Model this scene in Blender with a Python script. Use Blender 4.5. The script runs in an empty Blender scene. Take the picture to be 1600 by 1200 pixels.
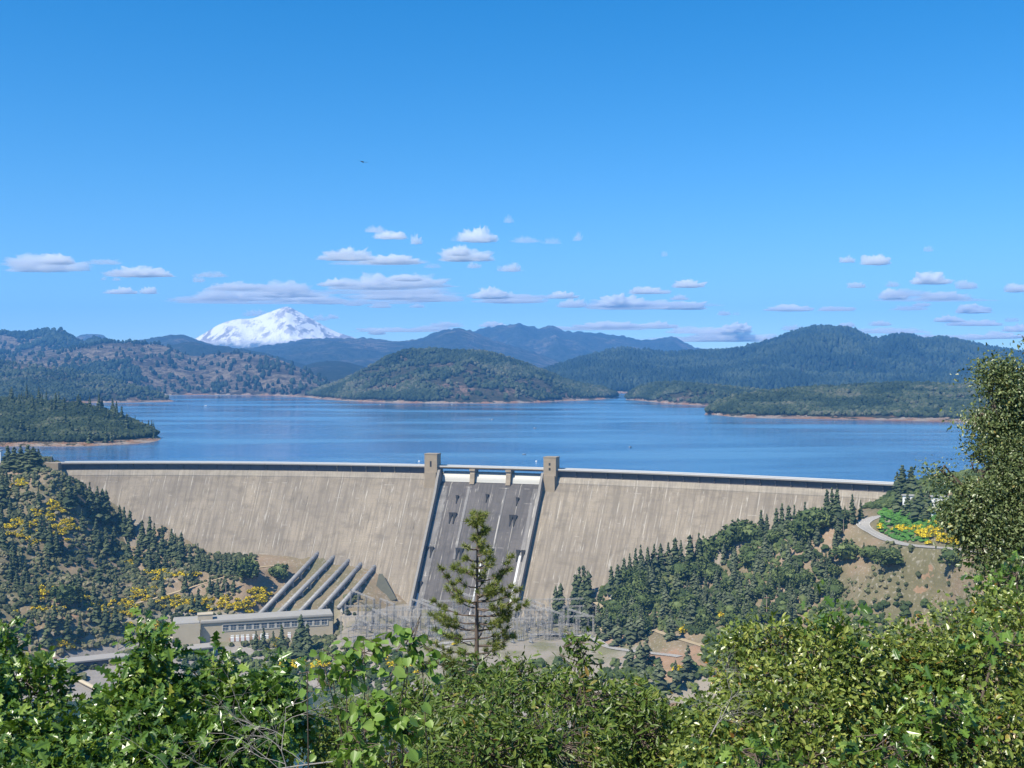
import bpy, math
import numpy as np
from mathutils import Vector
rng = np.random.default_rng(7)
scene = bpy.context.scene
col = scene.collection
PI = math.pi
# ------------------------------------------------------------------ camera, sky, sun, exposure
F, HZ, CZ = 1750.0, 575.0, 110.0          # focal length in photo pixels, horizon row, eye height above the lake
cam_d = bpy.data.cameras.new('camera')
cam = bpy.data.objects.new('camera', cam_d); col.objects.link(cam)
cam.location = (0, 0, CZ); cam.rotation_euler = (PI / 2, 0, 0)
cam_d.sensor_width = 36; cam_d.lens = 36 * F / 1600; cam_d.shift_y = -25 / 1600
cam_d.clip_start = 0.2; cam_d.clip_end = 200000
scene.camera = cam
SUN_EL, SUN_AZ = 50.0, 48.0                # azimuth: degrees to the left of straight behind the camera
sv = Vector((-math.sin(math.radians(SUN_AZ)) * math.cos(math.radians(SUN_EL)),
             -math.cos(math.radians(SUN_AZ)) * math.cos(math.radians(SUN_EL)),
             math.sin(math.radians(SUN_EL))))
sd = bpy.data.lights.new('sun', 'SUN'); sd.energy = 4.8; sd.angle = math.radians(0.5); sd.color = (1.0, 0.93, 0.80)
so = bpy.data.objects.new('sun', sd); col.objects.link(so)
so.rotation_euler = (-sv).to_track_quat('-Z', 'Y').to_euler()
w = bpy.data.worlds.new('World'); scene.world = w; w.use_nodes = True
wn = w.node_tree; wn.nodes.clear()
sky = wn.nodes.new('ShaderNodeTexSky'); sky.sky_type = 'NISHITA'; sky.sun_disc = False
sky.sun_elevation = math.radians(SUN_EL); sky.sun_rotation = math.radians(180 + SUN_AZ)
sky.altitude = 400; sky.air_density = 1.0; sky.dust_density = 0.15; sky.ozone_density = 2.5
hs = wn.nodes.new('ShaderNodeHueSaturation'); hs.inputs['Saturation'].default_value = 1.46
hs.inputs['Hue'].default_value = 0.5
bg = wn.nodes.new('ShaderNodeBackground'); bg.inputs['Strength'].default_value = 0.12
wo = wn.nodes.new('ShaderNodeOutputWorld')
tc = wn.nodes.new('ShaderNodeTexCoord'); mp = wn.nodes.new('ShaderNodeMapping'); mp.inputs['Location'].default_value = (0, 0, .045)
wn.links.new(tc.outputs['Generated'], mp.inputs[0]); wn.links.new(mp.outputs[0], sky.inputs[0])
wn.links.new(sky.outputs[0], hs.inputs['Color']); wn.links.new(hs.outputs[0], bg.inputs[0]); wn.links.new(bg.outputs[0], wo.inputs[0])
vs = scene.view_settings; vs.view_transform = 'Standard'; vs.look = 'None'; vs.exposure = 0.55; vs.gamma = 1.0
vs.use_curve_mapping = False
scene.cycles.max_bounces = 10; scene.cycles.diffuse_bounces = 2; scene.cycles.glossy_bounces = 2
scene.cycles.transmission_bounces = 3; scene.cycles.volume_bounces = 8; scene.cycles.transparent_max_bounces = 8

# ------------------------------------------------------------------ maths helpers
def P(px, py, z):
    """photo ray px,py cut at height z -> world point"""
    Y = (CZ - z) * F / (py - HZ)
    return ((px - 800) / F * Y, Y, z)
def PD(px, py, Y):
    return ((px - 800) / F * Y, Y, CZ - (py - HZ) / F * Y)
def _hash(ix, iy, seed):
    h = (ix.astype(np.int64) * 374761393 + iy.astype(np.int64) * 668265263 + seed * 69069) & 0xffffffff
    h = ((h ^ (h >> 13)) * 1274126177) & 0xffffffff
    return ((h ^ (h >> 16)) & 0xffff) / 65535.0
def vnoise(x, y, seed=0):
    x = np.asarray(x, float); y = np.asarray(y, float)
    ix = np.floor(x); iy = np.floor(y); fx = x - ix; fy = y - iy
    fx = fx * fx * fx * (fx * (fx * 6 - 15) + 10); fy = fy * fy * fy * (fy * (fy * 6 - 15) + 10)
    a = _hash(ix, iy, seed); b = _hash(ix + 1, iy, seed); c = _hash(ix, iy + 1, seed); d = _hash(ix + 1, iy + 1, seed)
    return (a * (1 - fx) + b * fx) * (1 - fy) + (c * (1 - fx) + d * fx) * fy
def fbm(x, y, seed=0, octv=4, ridged=False):
    s = 0; a = 0.5; t = 0
    for i in range(octv):
        n = vnoise(x * 2 ** i + 17.3 * i, y * 2 ** i - 9.1 * i, seed + i)
        n = (1 - np.abs(2 * n - 1)) if ridged else n
        s = s + a * n; t += a; a *= 0.5
    return s / t
def smooth(pts, x):
    """Catmull-Rom like interpolation of y(x) from knots"""
    xs = np.array([p[0] for p in pts], float); ys = np.array([p[1] for p in pts], float)
    m = np.gradient(ys, xs)
    x = np.clip(np.asarray(x, float), xs[0], xs[-1])
    i = np.clip(np.searchsorted(xs, x) - 1, 0, len(xs) - 2)
    h = xs[i + 1] - xs[i]; t = (x - xs[i]) / h
    return ((2 * t**3 - 3 * t**2 + 1) * ys[i] + (t**3 - 2 * t**2 + t) * h * m[i]
            + (-2 * t**3 + 3 * t**2) * ys[i + 1] + (t**3 - t**2) * h * m[i + 1])

# ------------------------------------------------------------------ mesh helpers
def tag(o, label=None, cat=None, group=None, kind=None):
    if label: o['label'] = label
    if cat: o['category'] = cat
    if group: o['group'] = group
    if kind: o['kind'] = kind
    return o
def link(o, parent=None):
    col.objects.link(o)
    if parent is not None: o.parent = parent
    return o
def empty(name, loc=(0, 0, 0), rz=0):
    o = bpy.data.objects.new(name, None); o.location = loc; o.rotation_euler = (0, 0, rz); o.empty_display_size = 0.5
    return link(o)
def mesh_np(name, V, Fs, attr=None, uv=None, smooth_=False):
    """V Nx3; Fs list of index arrays (M x k)"""
    me = bpy.data.meshes.new(name)
    V = np.asarray(V, np.float32)
    if not isinstance(Fs, list): Fs = [Fs]
    Fs = [np.asarray(f, np.int32) for f in Fs if len(f)]
    me.vertices.add(len(V)); me.vertices.foreach_set('co', V.ravel())
    loops = np.concatenate([f.ravel() for f in Fs])
    tot = np.concatenate([np.full(len(f), f.shape[1], np.int32) for f in Fs])
    st = np.concatenate([[0], np.cumsum(tot)[:-1]]).astype(np.int32)
    me.loops.add(len(loops)); me.loops.foreach_set('vertex_index', loops)
    me.polygons.add(len(tot)); me.polygons.foreach_set('loop_start', st)
    try: me.polygons.foreach_set('loop_total', tot)
    except Exception: pass
    me.polygons.foreach_set('use_smooth', np.full(len(tot), bool(smooth_)))
    if attr is not None:
        a = me.attributes.new('rnd', 'FLOAT', 'POINT'); a.data.foreach_set('value', np.asarray(attr, np.float32))
    if uv is not None:
        u = me.uv_layers.new(name='UVMap'); u.data.foreach_set('uv', np.asarray(uv, np.float32)[loops].ravel())
    me.update(calc_edges=True); me.validate()
    return me
def obj(name, me, mat=None, parent=None):
    if mat is not None:
        me.materials.clear()
        for m in (mat if isinstance(mat, list) else [mat]): me.materials.append(m)
    return link(bpy.data.objects.new(name, me), parent)
class MB:
    """collects simple solids as one mesh"""
    def __init__(s): s.V = []; s.F = {}; s.n = 0
    def add(s, V, Fc):
        V = np.asarray(V, float); s.V.append(V)
        for f in Fc: s.F.setdefault(len(f), []).append([i + s.n for i in f])
        s.n += len(V)
    def box(s, c, d, R=None):
        x, y, z = [v / 2 for v in d]
        V = np.array([[sx * x, sy * y, sz * z] for sx in (-1, 1) for sy in (-1, 1) for sz in (-1, 1)])
        if R is not None: V = V @ np.asarray(R).T
        s.add(V + np.asarray(c, float), [(0, 1, 3, 2), (4, 6, 7, 5), (0, 4, 5, 1), (2, 3, 7, 6), (0, 2, 6, 4), (1, 5, 7, 3)])
    def tube(s, a, b, r0, r1=None, n=8, cap=True):
        r1 = r0 if r1 is None else r1
        a = np.asarray(a, float); b = np.asarray(b, float); d = b - a; L = np.linalg.norm(d)
        if L < 1e-6: return
        d /= L; u = np.cross(d, [0, 0, 1.0]); 
        if np.linalg.norm(u) < 1e-3: u = np.array([1.0, 0, 0])
        u /= np.linalg.norm(u); v = np.cross(d, u)
        t = np.arange(n) * 2 * PI / n
        ring = np.cos(t)[:, None] * u + np.sin(t)[:, None] * v
        V = np.vstack([a + ring * r0, b + ring * r1])
        Fc = [(i, i + n, (i + 1) % n + n, (i + 1) % n) for i in range(n)]
        if cap: Fc += [tuple(range(n)), tuple(range(2 * n - 1, n - 1, -1))]
        s.add(V, Fc)
    def path(s, pts, r, n=6):
        for i in range(len(pts) - 1):
            ra = r[i] if hasattr(r, '__len__') else r; rb = r[i + 1] if hasattr(r, '__len__') else r
            s.tube(pts[i], pts[i + 1], ra, rb, n, cap=True)
    def build(s, name, mat, parent=None, smooth_=False):
        me = mesh_np(name, np.vstack(s.V), [np.array(f) for f in s.F.values()], smooth_=smooth_)
        return obj(name, me, mat, parent)
def rotz(a):
    c, s_ = math.cos(a), math.sin(a); return np.array([[c, -s_, 0], [s_, c, 0], [0, 0, 1.0]])

# ------------------------------------------------------------------ materials
class NT:
    def __init__(s, name, rough=0.8, spec=0.3):
        s.m = bpy.data.materials.new(name); s.m.use_nodes = True; s.t = s.m.node_tree
        s.b = s.t.nodes['Principled BSDF']; s.out = s.t.nodes['Material Output']
        s.b.inputs['Roughness'].default_value = rough; s.b.inputs['Specular IOR Level'].default_value = spec
    def n(s, typ, **kw):
        nd = s.t.nodes.new(typ)
        for k, v in kw.items():
            if k.startswith('i_'): nd.inputs[k[2:].replace('_', ' ')].default_value = v
            else: setattr(nd, k, v)
        return nd
    def l(s, a, b): s.t.links.new(a, b)
    def geo(s): return s.n('ShaderNodeNewGeometry').outputs['Position']
    def mapv(s, v, sc): 
        m = s.n('ShaderNodeMapping'); m.inputs['Scale'].default_value = sc; s.l(v, m.inputs['Vector']); return m.outputs[0]
    def noise(s, v, scale, detail=4, rough=0.6, dim='3D'):
        m = s.n('ShaderNodeTexNoise', noise_dimensions=dim); m.inputs['Scale'].default_value = scale
        m.inputs['Detail'].default_value = detail; m.inputs['Roughness'].default_value = rough; s.l(v, m.inputs['Vector']); return m.outputs['Fac']
    def ramp(s, f, stops, interp='LINEAR'):
        r = s.n('ShaderNodeValToRGB'); r.color_ramp.interpolation = interp; e = r.color_ramp.elements
        while len(e) < len(stops): e.new(0.5)
        for i, (p, c) in enumerate(stops):
            e[i].position = p; e[i].color = (c, c, c, 1) if not hasattr(c, '__len__') else (*c, 1)
        s.l(f, r.inputs[0]); return r.outputs[0]
    def mix(s, f, a, b, mode='MIX'):
        m = s.n('ShaderNodeMix', data_type='RGBA', blend_type=mode)
        for v, k in ((f, 0), (a, 6), (b, 7)):
            if isinstance(v, (int, float)): m.inputs[k].default_value = v
            elif isinstance(v, tuple): m.inputs[k].default_value = (*v, 1)
            else: s.l(v, m.inputs[k])
        return m.outputs[2]
    def math(s, op, a, b=0.0, c=None):
        m = s.n('ShaderNodeMath', operation=op)
        for i, v in enumerate((a, b) if c is None else (a, b, c)):
            if isinstance(v, (int, float)): m.inputs[i].default_value = v
            else: s.l(v, m.inputs[i])
        return m.outputs[0]
    def attr(s, name='rnd'): return s.n('ShaderNodeAttribute', attribute_name=name).outputs['Fac']
    def orand(s): return s.n('ShaderNodeObjectInfo').outputs['Random']
    def sep(s, v): 
        x = s.n('ShaderNodeSeparateXYZ'); s.l(v, x.inputs[0]); return x.outputs
    def color(s, c): s.l(c, s.b.inputs['Base Color']); return s
    def bump(s, h, strength=0.3, dist=1.0):
        b = s.n('ShaderNodeBump'); b.inputs['Strength'].default_value = strength; b.inputs['Distance'].default_value = dist
        s.l(h, b.inputs['Height']); s.l(b.outputs[0], s.b.inputs['Normal'])
def plain(name, c, rough=0.7, var=0.15, scale=0.3, metal=0, spec=0.3):
    t = NT(name, rough, spec); t.b.inputs['Metallic'].default_value = metal
    f = t.noise(t.geo(), scale, 5)
    t.color(t.mix(f, tuple(x * (1 - var) for x in c), tuple(min(1, x * (1 + var)) for x in c)))
    return t.m
def leafmat(name, stops, rough=0.45, transl=0.3, use='rnd', spec=0.4):
    if transl > 0: stops = [(p_, (min(1, c_[0] * 1.08), c_[1] * 1.06, c_[2] * .75)) for p_, c_ in stops]
    elif 'broom' not in name: stops = [(p_, (c_[0] * .95, c_[1] * .95, c_[2] * .80)) for p_, c_ in stops]
    t = NT(name, rough, spec)
    f = t.attr() if use == 'rnd' else t.math('FRACT', t.math('ADD', t.attr(), t.orand()))
    c = t.ramp(f, stops); t.color(c)
    if transl > 0:
        tr = t.n('ShaderNodeBsdfTranslucent'); mx = t.n('ShaderNodeMixShader'); mx.inputs[0].default_value = transl
        c2 = t.mix(1.0, c, (1.0, 1.0, 0.45), 'MULTIPLY'); t.l(c2, tr.inputs[0])
        t.l(t.b.outputs[0], mx.inputs[1]); t.l(tr.outputs[0], mx.inputs[2]); t.l(mx.outputs[0], t.out.inputs[0])
    return t.m
M = {}
# dam concrete: blocks, lift lines, white lime streaks, stains (UV = metres along the crest, height)
def dam_mat(name, ca, cb, streak, jointw, rough=0.85, blk=15.24):
    t = NT(name, rough, 0.2)
    uv = t.n('ShaderNodeUVMap').outputs[0]; x, y, _ = t.sep(uv)
    def nz(sx, sy, det=4, sc=1.0):
        return t.noise(t.mapv(uv, (sx, sy, 1)), sc, det)
    base = t.mix(t.ramp(nz(.02, .02, 6), [(.35, 0.0), (.65, 1.0)]), ca, cb)
    # per block tone
    bx = t.math('FLOOR', t.math('DIVIDE', x, blk)); by = t.math('FLOOR', t.math('DIVIDE', y, 22.8))
    cv = t.n('ShaderNodeCombineXYZ'); t.l(bx, cv.inputs[0]); t.l(by, cv.inputs[1])
    wnz = t.n('ShaderNodeTexWhiteNoise'); t.l(cv.outputs[0], wnz.inputs[0])
    base = t.mix(t.math('MULTIPLY', wnz.outputs[0], 0.16), base, tuple(v * 0.62 for v in ca))
    # run-down stains
    st = t.ramp(nz(.35, .025, 5), [(.46, 0.0), (.58, 1.0)])
    base = t.mix(t.math('MULTIPLY', st, 0.5), base, tuple(v * 0.6 for v in cb))
    # dark band patches
    dk = t.ramp(nz(.05, .12, 5), [(.52, 0.0), (.7, 1.0)])
    base = t.mix(t.math('MULTIPLY', dk, 0.55), base, tuple(v * 0.58 for v in cb))
    fine = t.noise(t.mapv(uv, (.7, 1.1, 1)), 1.0, 3)
    base = t.mix(t.math('MULTIPLY', t.ramp(fine, [(.38, 0.0), (.62, 1.0)]), 0.34), base, tuple(v * 0.55 for v in ca))
    # joints and lifts
    fx = t.math('FRACT', t.math('DIVIDE', x, blk)); j = t.math('LESS_THAN', fx, jointw / blk)
    jn = t.ramp(nz(.02, .05, 3), [(.35, 0.3), (.6, 1.0)])
    base = t.mix(t.math('MULTIPLY', j, t.math('MULTIPLY', jn, .75)), base, tuple(v * 0.5 for v in ca))
    fy = t.math('FRACT', t.math('DIVIDE', y, 4.57)); l = t.math('LESS_THAN', fy, 0.1)
    base = t.mix(t.math('MULTIPLY', l, 0.16), base, tuple(v * 0.5 for v in ca))
    # white lime streaks: thin runs that hang from joints and lifts
    s1 = t.ramp(nz(.42, .035, 3), [(.60, 0.0), (.66, 1.0)])
    sd2 = t.ramp(nz(.6, .05, 3), [(.60, 0.0), (.67, 1.0)]); sm2 = t.ramp(nz(.03, .05, 4), [(.50, 0.0), (.6, 1.0)])
    base = t.mix(t.math('MULTIPLY', t.math('MULTIPLY', sd2, sm2), .6), base, tuple(v * .3 for v in cb))
    s2 = t.ramp(nz(.035, .07, 4, 1.0), [(.46, 0.0), (.58, 1.0)])
    fx2 = t.math('LESS_THAN', t.math('FRACT', t.math('ADD', t.math('DIVIDE', x, blk), -0.05)), 1.0 / blk)
    s3 = t.math('MULTIPLY', fx2, t.ramp(nz(.13, .05, 4), [(.47, 0.0), (.60, .8)]))
    top = t.ramp(t.math('DIVIDE', t.math('ADD', y, 40), 40), [(.35, 0.0), (.80, 1.0)])
    tn = t.ramp(nz(.06, .2, 5), [(.40, .1), (.62, 1.0)])
    base = t.mix(t.math('MULTIPLY', t.math('MULTIPLY', top, tn), .38), base, tuple(v * .55 for v in cb))
    hl = t.math('LESS_THAN', t.math('FRACT', t.math('DIVIDE', y, 13.7)), .045); s3 = t.math('MAXIMUM', s3, t.math('MULTIPLY', hl, t.ramp(nz(.08, .05, 3), [(.58, 0.0), (.64, .6)])))
    white = t.math('MAXIMUM', t.math('MULTIPLY', s1, s2), s3)
    white = t.math('MULTIPLY', white, streak)
    base = t.mix(white, base, (.66, .62, .54))
    t.color(base); t.bump(fine, 0.15, 0.3)
    return t.m
M['dam'] = dam_mat('dam_concrete', (.355, .298, .222), (.24, .204, .158), 0.38, 0.5)
M['chute'] = dam_mat('chute_concrete', (.165, .147, .132), (.110, .100, .092), 0.35, 0.5)
M['band'] = dam_mat('band_concrete', (.45, .39, .30), (.38, .33, .265), 0.3, 0.5)
M['pale'] = dam_mat('pale_apron_concrete', (.29, .27, .245), (.17, .16, .15), 0.7, 0.5, blk=7)
M['tower'] = plain('tower_concrete', (.31, .25, .175), .85, .22, .25)
M['wallc'] = plain('training_wall_concrete', (.26, .24, .21), .85, .25, .3)
M['recess'] = plain('recess_shade_concrete', (.13, .12, .12), .9, .35, .2)  # stained concrete, darkened further to paint in overhang shade
M['deck'] = plain('deck_concrete', (.36, .35, .33), .8, .08, .3)
M['rail'] = plain('railing_paint', (.60, .60, .58), .6, .05, .3)
M['gate'] = plain('gate_paint', (.52, .50, .44), .5, .08, .25)
M['black'] = plain('dark_opening', (.03, .03, .03), .9, .2, .5)
M['steel'] = plain('galvanised_steel', (.33, .32, .30), .5, .2, .5, metal=.0)
M['steeld'] = plain('weathered_steel', (.30, .31, .33), .5, .25, .5, metal=.0)
M['pipe'] = plain('penstock_paint', (.30, .29, .275), .45, .22, .18)
M['saddle'] = plain('saddle_concrete', (.5, .48, .44), .8, .15, .5)
M['bldg'] = plain('powerhouse_concrete', (.50, .43, .31), .85, .12, .15)
M['roof'] = plain('powerhouse_roof', (.34, .325, .29), .9, .15, .12)
M['frame'] = plain('window_frame_paint', (.62, .58, .5), .6, .1, .5)
M['white'] = plain('white_paint', (.8, .8, .78), .5, .04, .5)
M['wood'] = plain('pole_wood', (.32, .25, .19), .85, .2, 1.5)
M['bark'] = plain('bark', (.13, .10, .08), .9, .35, 2.0)
M['twig'] = plain('grey_twig', (.34, .31, .28), .85, .3, 12)
M['orange'] = plain('reddish_brown_paint', (.45, .22, .15), .6, .1, .5)
M['asph'] = plain('road_asphalt', (.33, .31, .28), .9, .15, .12)
M['line'] = plain('road_line_paint', (.7, .68, .6), .7, .1, .5)
M['dirt'] = plain('dirt_track', (.42, .33, .20), .95, .2, .2)
t = NT('window_glass', .12, .5); t.color(t.mix(t.noise(t.geo(), .3, 2), (.10, .13, .16), (.2, .23, .25))); M['glass'] = t.m

# ------------------------------------------------------------------ dam geometry (plan of the crest from the photo)
KREST = 102.5                                                        # railing height below the eye
_cx = np.array([97, 200, 350, 400, 600, 665, 760, 850, 950, 1100, 1200, 1300, 1395.])
_cy = np.array([721.7, 721.6, 722.3, 722.6, 724.8, 726.4, 729.4, 732.2, 735, 741, 745.5, 750, 755.])
_cf = np.polyfit(_cx - 700, _cy, 3)
def crest(px):
    px = np.asarray(px, float); D = KREST * F / (np.polyval(_cf, px - 700) - HZ)
    return np.stack([(px - 800) / F * D, D], -1)
def cnorm(px):
    px = np.clip(np.asarray(px, float), 97, 1395)
    a = crest(px + 2) - crest(px - 2); a /= np.linalg.norm(a, axis=-1, keepdims=True)
    return np.stack([a[..., 1], -a[..., 0]], -1)                    # points downstream (towards the viewer)
_sx = np.linspace(60, 1520, 731); _sp = crest(_sx); _ss = np.concatenate([[0], np.cumsum(np.linalg.norm(np.diff(_sp, axis=0), axis=1))])
def arc(px): return np.interp(px, _sx, _ss)
ZF, SL, OF = -6.5, 0.72, 3.2                                         # face starts at height ZF, offset OF, slope SL
def facept(px, z, extra=0.0):
    c = crest(px); n = cnorm(px); o = OF + (ZF - z) * SL + extra
    return np.array([c[..., 0] + n[..., 0] * o, c[..., 1] + n[..., 1] * o, z + 0 * np.asarray(px, float)])
def face_at(qx, qy):
    """point of the dam face seen at photo pixel qx,qy"""
    PXX, ZZ = np.meshgrid(np.linspace(60, 1500, 721), np.linspace(-6, -170, 165))
    X, Y, Z = facept(PXX, ZZ)
    ex = X / Y * F + 800 - qx; ey = (CZ - Z) / Y * F + HZ - qy
    i = np.argmin(ex**2 + ey**2); return np.array([X.flat[i], Y.flat[i], Z.flat[i]]), PXX.flat[i]
def loft(name, pxa, pxb, prof, mat, parent, step=6.0, closed=True):
    n = max(2, int((arc(pxb) - arc(pxa)) / step) + 1)
    s = np.linspace(arc(pxa), arc(pxb), n); px = np.interp(s, _ss, _sx)
    c = crest(px); nn = cnorm(px); pr = np.array(prof, float); k = len(pr)
    V = np.zeros((n, k, 3)); V[:, :, 0] = c[:, None, 0] + nn[:, None, 0] * pr[None, :, 0]
    V[:, :, 1] = c[:, None, 1] + nn[:, None, 1] * pr[None, :, 0]; V[:, :, 2] = pr[None, :, 1]
    uv = np.zeros((n, k, 2)); uv[:, :, 0] = s[:, None]; uv[:, :, 1] = pr[None, :, 1] + 0.4 * pr[None, :, 0] * (0)
    idx = np.arange(n * k).reshape(n, k); q = []
    for j in range(k if closed else k - 1):
        j2 = (j + 1) % k
        q.append(np.stack([idx[:-1, j], idx[:-1, j2], idx[1:, j2], idx[1:, j]], -1))
    Fq = np.concatenate(q)[:, ::-1]
    fs = [Fq]
    if closed: fs.append(np.array([idx[0, :]])); fs.append(np.array([idx[-1, ::-1]]))
    return obj(name, mesh_np(name, V.reshape(-1, 3), fs, uv=uv.reshape(-1, 2)), mat, parent)
# ------------------------------------------------------------------ valley terrain
C_ = []
def c(px, py, z): C_.append(P(px, py, z))
def g(px, py):
    p, _ = face_at(px, py); C_.append(tuple(p))
for a in [(105, 748), (150, 772), (200, 800), (250, 828), (300, 856), (345, 867), (420, 868), (490, 870), (560, 890), (600, 918),
          (840, 948), (890, 938), (930, 925), (1000, 895), (1080, 872), (1150, 852), (1230, 828), (1300, 806), (1370, 785)]: g(*a)
for a in [(0, 728, 5), (60, 728, 4), (95, 745, -3), (0, 760, -12), (0, 800, -33), (0, 850, -58), (0, 900, -82), (0, 950, -102), (0, 1000, -123), (0, 1040, -136),
          (100, 780, -25), (100, 820, -48), (100, 860, -68), (100, 900, -88), (120, 950, -108), (80, 985, -119), (150, 985, -126),
          (200, 850, -75), (200, 900, -97), (200, 950, -115), (300, 900, -95), (300, 935, -112), (345, 890, -90), (380, 900, -93), (380, 930, -108),
          (250, 990, -133), (270, 1003, -137), (200, 1018, -137), (75, 1038, -137), (440, 885, -90),
          (560, 985, -127), (700, 985, -127), (850, 985, -127), (620, 962, -127), (700, 962, -127), (830, 955, -127),
          (540, 1008, -128), (620, 1010, -128), (700, 1010, -128), (800, 1000, -127), (860, 1005, -127), (940, 1000, -124), (560, 1060, -148), (640, 1060, -138), (800, 1060, -136),
          (960, 1010, -124), (1040, 1020, -118), (1100, 1040, -116), (1050, 1100, -97), (980, 1060, -128), (1150, 1000, -106),
          (930, 950, -122), (1000, 950, -117), (1100, 940, -98), (1100, 905, -83), (1200, 900, -66), (1200, 865, -52), (1300, 835, -27), (1300, 900, -60), (1300, 950, -80),
          (1400, 940, -65), (1400, 885, -40), (1340, 862, -38), (1350, 834, -26), (1400, 808, -16), (1440, 812, -12), (1400, 848, -27), (1460, 858, -26), (1520, 866, -25),
          (1530, 830, -8), (1600, 875, -20), (1600, 820, 0), (1400, 778, 0), (1450, 776, 6), (1500, 772, 10), (1600, 762, 18), (1500, 930, -52), (1600, 930, -42),
          (1600, 1000, -60), (1450, 1000, -88)]: c(*a)
C_ += [(-300, 925, -152), (-380, 850, -155), (-420, 900, -146), (-200, 850, -156), (-100, 800, -157), (0, 760, -156), (-300, 750, -155), (150, 760, -150), (250, 780, -130),
       (-243, 1075, -127), (-170, 1085, -126), (-300, 1000, -137), (-163, 1030, -137), *[tuple(np.array(P(px_, 1038 - (px_ - 72) * .108, -150)) + np.array([3, -22, 0])) for px_ in (60, 110, 160, 210, 260, 310, 360)], (-230, 960, -149), (-200, 960, -148), (-230, 1010, -137), (-300, 1045, -132),
       (-60, 0, 105), (0, 0, 107), (60, 0, 106), (0, 20, 98), (-60, 50, 76), (0, 50, 78), (60, 50, 79), (0, 120, 38), (-100, 120, 36), (100, 120, 42), (0, 200, -5), (-200, 200, -10), (200, 200, 5), (0, 300, -60), (0, 400, -105), (-250, 400, -105), (250, 400, -95),
       (0, 580, -135), (-250, 580, -145), (250, 600, -110), (-600, 200, 0), (600, 200, 10), (500, 400, -50), (-500, 400, -80), (-600, 700, -110), (600, 600, -20), (-700, 1100, 45), (-600, 900, -40), (700, 1000, 55),
       (-900, 600, 10), (-900, 1200, 80), (900, 600, 40), (900, 1100, 60), (-700, 1330, -6), (-520, 1262, 4), (-600, 1262, 5), (-560, 1300, -9), (-480, 1300, -40), (345, 1010, 5), (400, 1040, -4), (520, 1120, -12),
       (-300, 1330, -60), (0, 1330, -80), (200, 1250, -70), (420, 1250, -40), (900, 1330, -20), (-900, 1330, -12), (0, -100, 112), (-600, -100, 110), (600, -100, 110), (-900, 0, 90), (900, 0, 100)]
PT = [(495, 863), (520, 869), (543, 874), (563, 880), (584, 886)]
PBt = [(404, 962), (434, 960), (467, 958), (499, 954), (529, 950)]
for i_ in range(5):                                                   # ground just below the pipes
    a_ = face_at(*PT[i_])[0] + np.array([3, 2, -2.0]); b_ = np.array(PD(PBt[i_][0], PBt[i_][1], 1064 - i_)) + np.array([0, 6, -3.2])
    for s_ in (0, .25, .5, .75, .95): C_.append(tuple(a_ + (b_ - a_) * s_))
CP = np.array([q for q in C_ if tuple(q) not in ((-243, 1075, -127), (-170, 1085, -126))], float)
_sc = 300.0
def _phi(r2): return 0.5 * r2 * np.log(r2 + 1e-12)
def _fit(cp):
    n = len(cp); p = cp[:, :2] / _sc
    d2 = ((p[:, None] - p[None]) ** 2).sum(-1); A = np.zeros((n + 3, n + 3))
    A[:n, :n] = _phi(d2) + np.eye(n) * 2e-3; A[:n, n] = 1; A[:n, n + 1:] = p; A[n, :n] = 1; A[n + 1:, :n] = p.T
    return p, np.linalg.solve(A, np.concatenate([cp[:, 2], [0, 0, 0]]))
_p, _w = _fit(CP)
GX = np.arange(-900, 901, 4.0); GY = np.arange(-100, 1341, 4.0)
gx, gy = np.meshgrid(GX, GY)
q = np.stack([gx.ravel(), gy.ravel()], -1) / _sc
HT = np.zeros(len(q))
for i in range(0, len(q), 20000):
    b_ = q[i:i + 20000]; d2 = ((b_[:, None] - _p[None]) ** 2).sum(-1)
    HT[i:i + 20000] = _phi(d2) @ _w[:-3] + _w[-3] + b_ @ _w[-2:]
HT = HT.reshape(gx.shape)
# gullies and roughness on the slopes only
slope = np.hypot(*np.gradient(HT, 4.0))
amp = np.clip((slope - .12) * 3, 0, 1) * np.clip((gy - 350) / 150, 0, 1)
HT += amp * ((fbm(gx / 75, gy / 75, 3, 4, True) - .62) * 13 + (fbm(gx / 22, gy / 22, 9, 3) - .5) * 3.5)
HT = np.where((gy > 950), HT, HT)
def hgt(x, y):
    fx = (np.asarray(x, float) - GX[0]) / 4; fy = (np.asarray(y, float) - GY[0]) / 4
    fx = np.clip(fx, 0, len(GX) - 1.001); fy = np.clip(fy, 0, len(GY) - 1.001)
    ix = fx.astype(int); iy = fy.astype(int); fx = fx - ix; fy = fy - iy
    return ((HT[iy, ix] * (1 - fx) + HT[iy, ix + 1] * fx) * (1 - fy) + (HT[iy + 1, ix] * (1 - fx) + HT[iy + 1, ix + 1] * fx) * fy)
_ys = np.arange(380, 1338, 1.5)
def ground(px, py):
    """where the photo ray meets the valley ground"""
    X = (px - 800) / F * _ys; Z = CZ - (py - HZ) / F * _ys
    h = hgt(X, _ys); i = np.argmax(h >= Z)
    if h[i] < Z[i]: i = len(_ys) - 1
    return np.array([X[i], _ys[i], h[i]])
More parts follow.
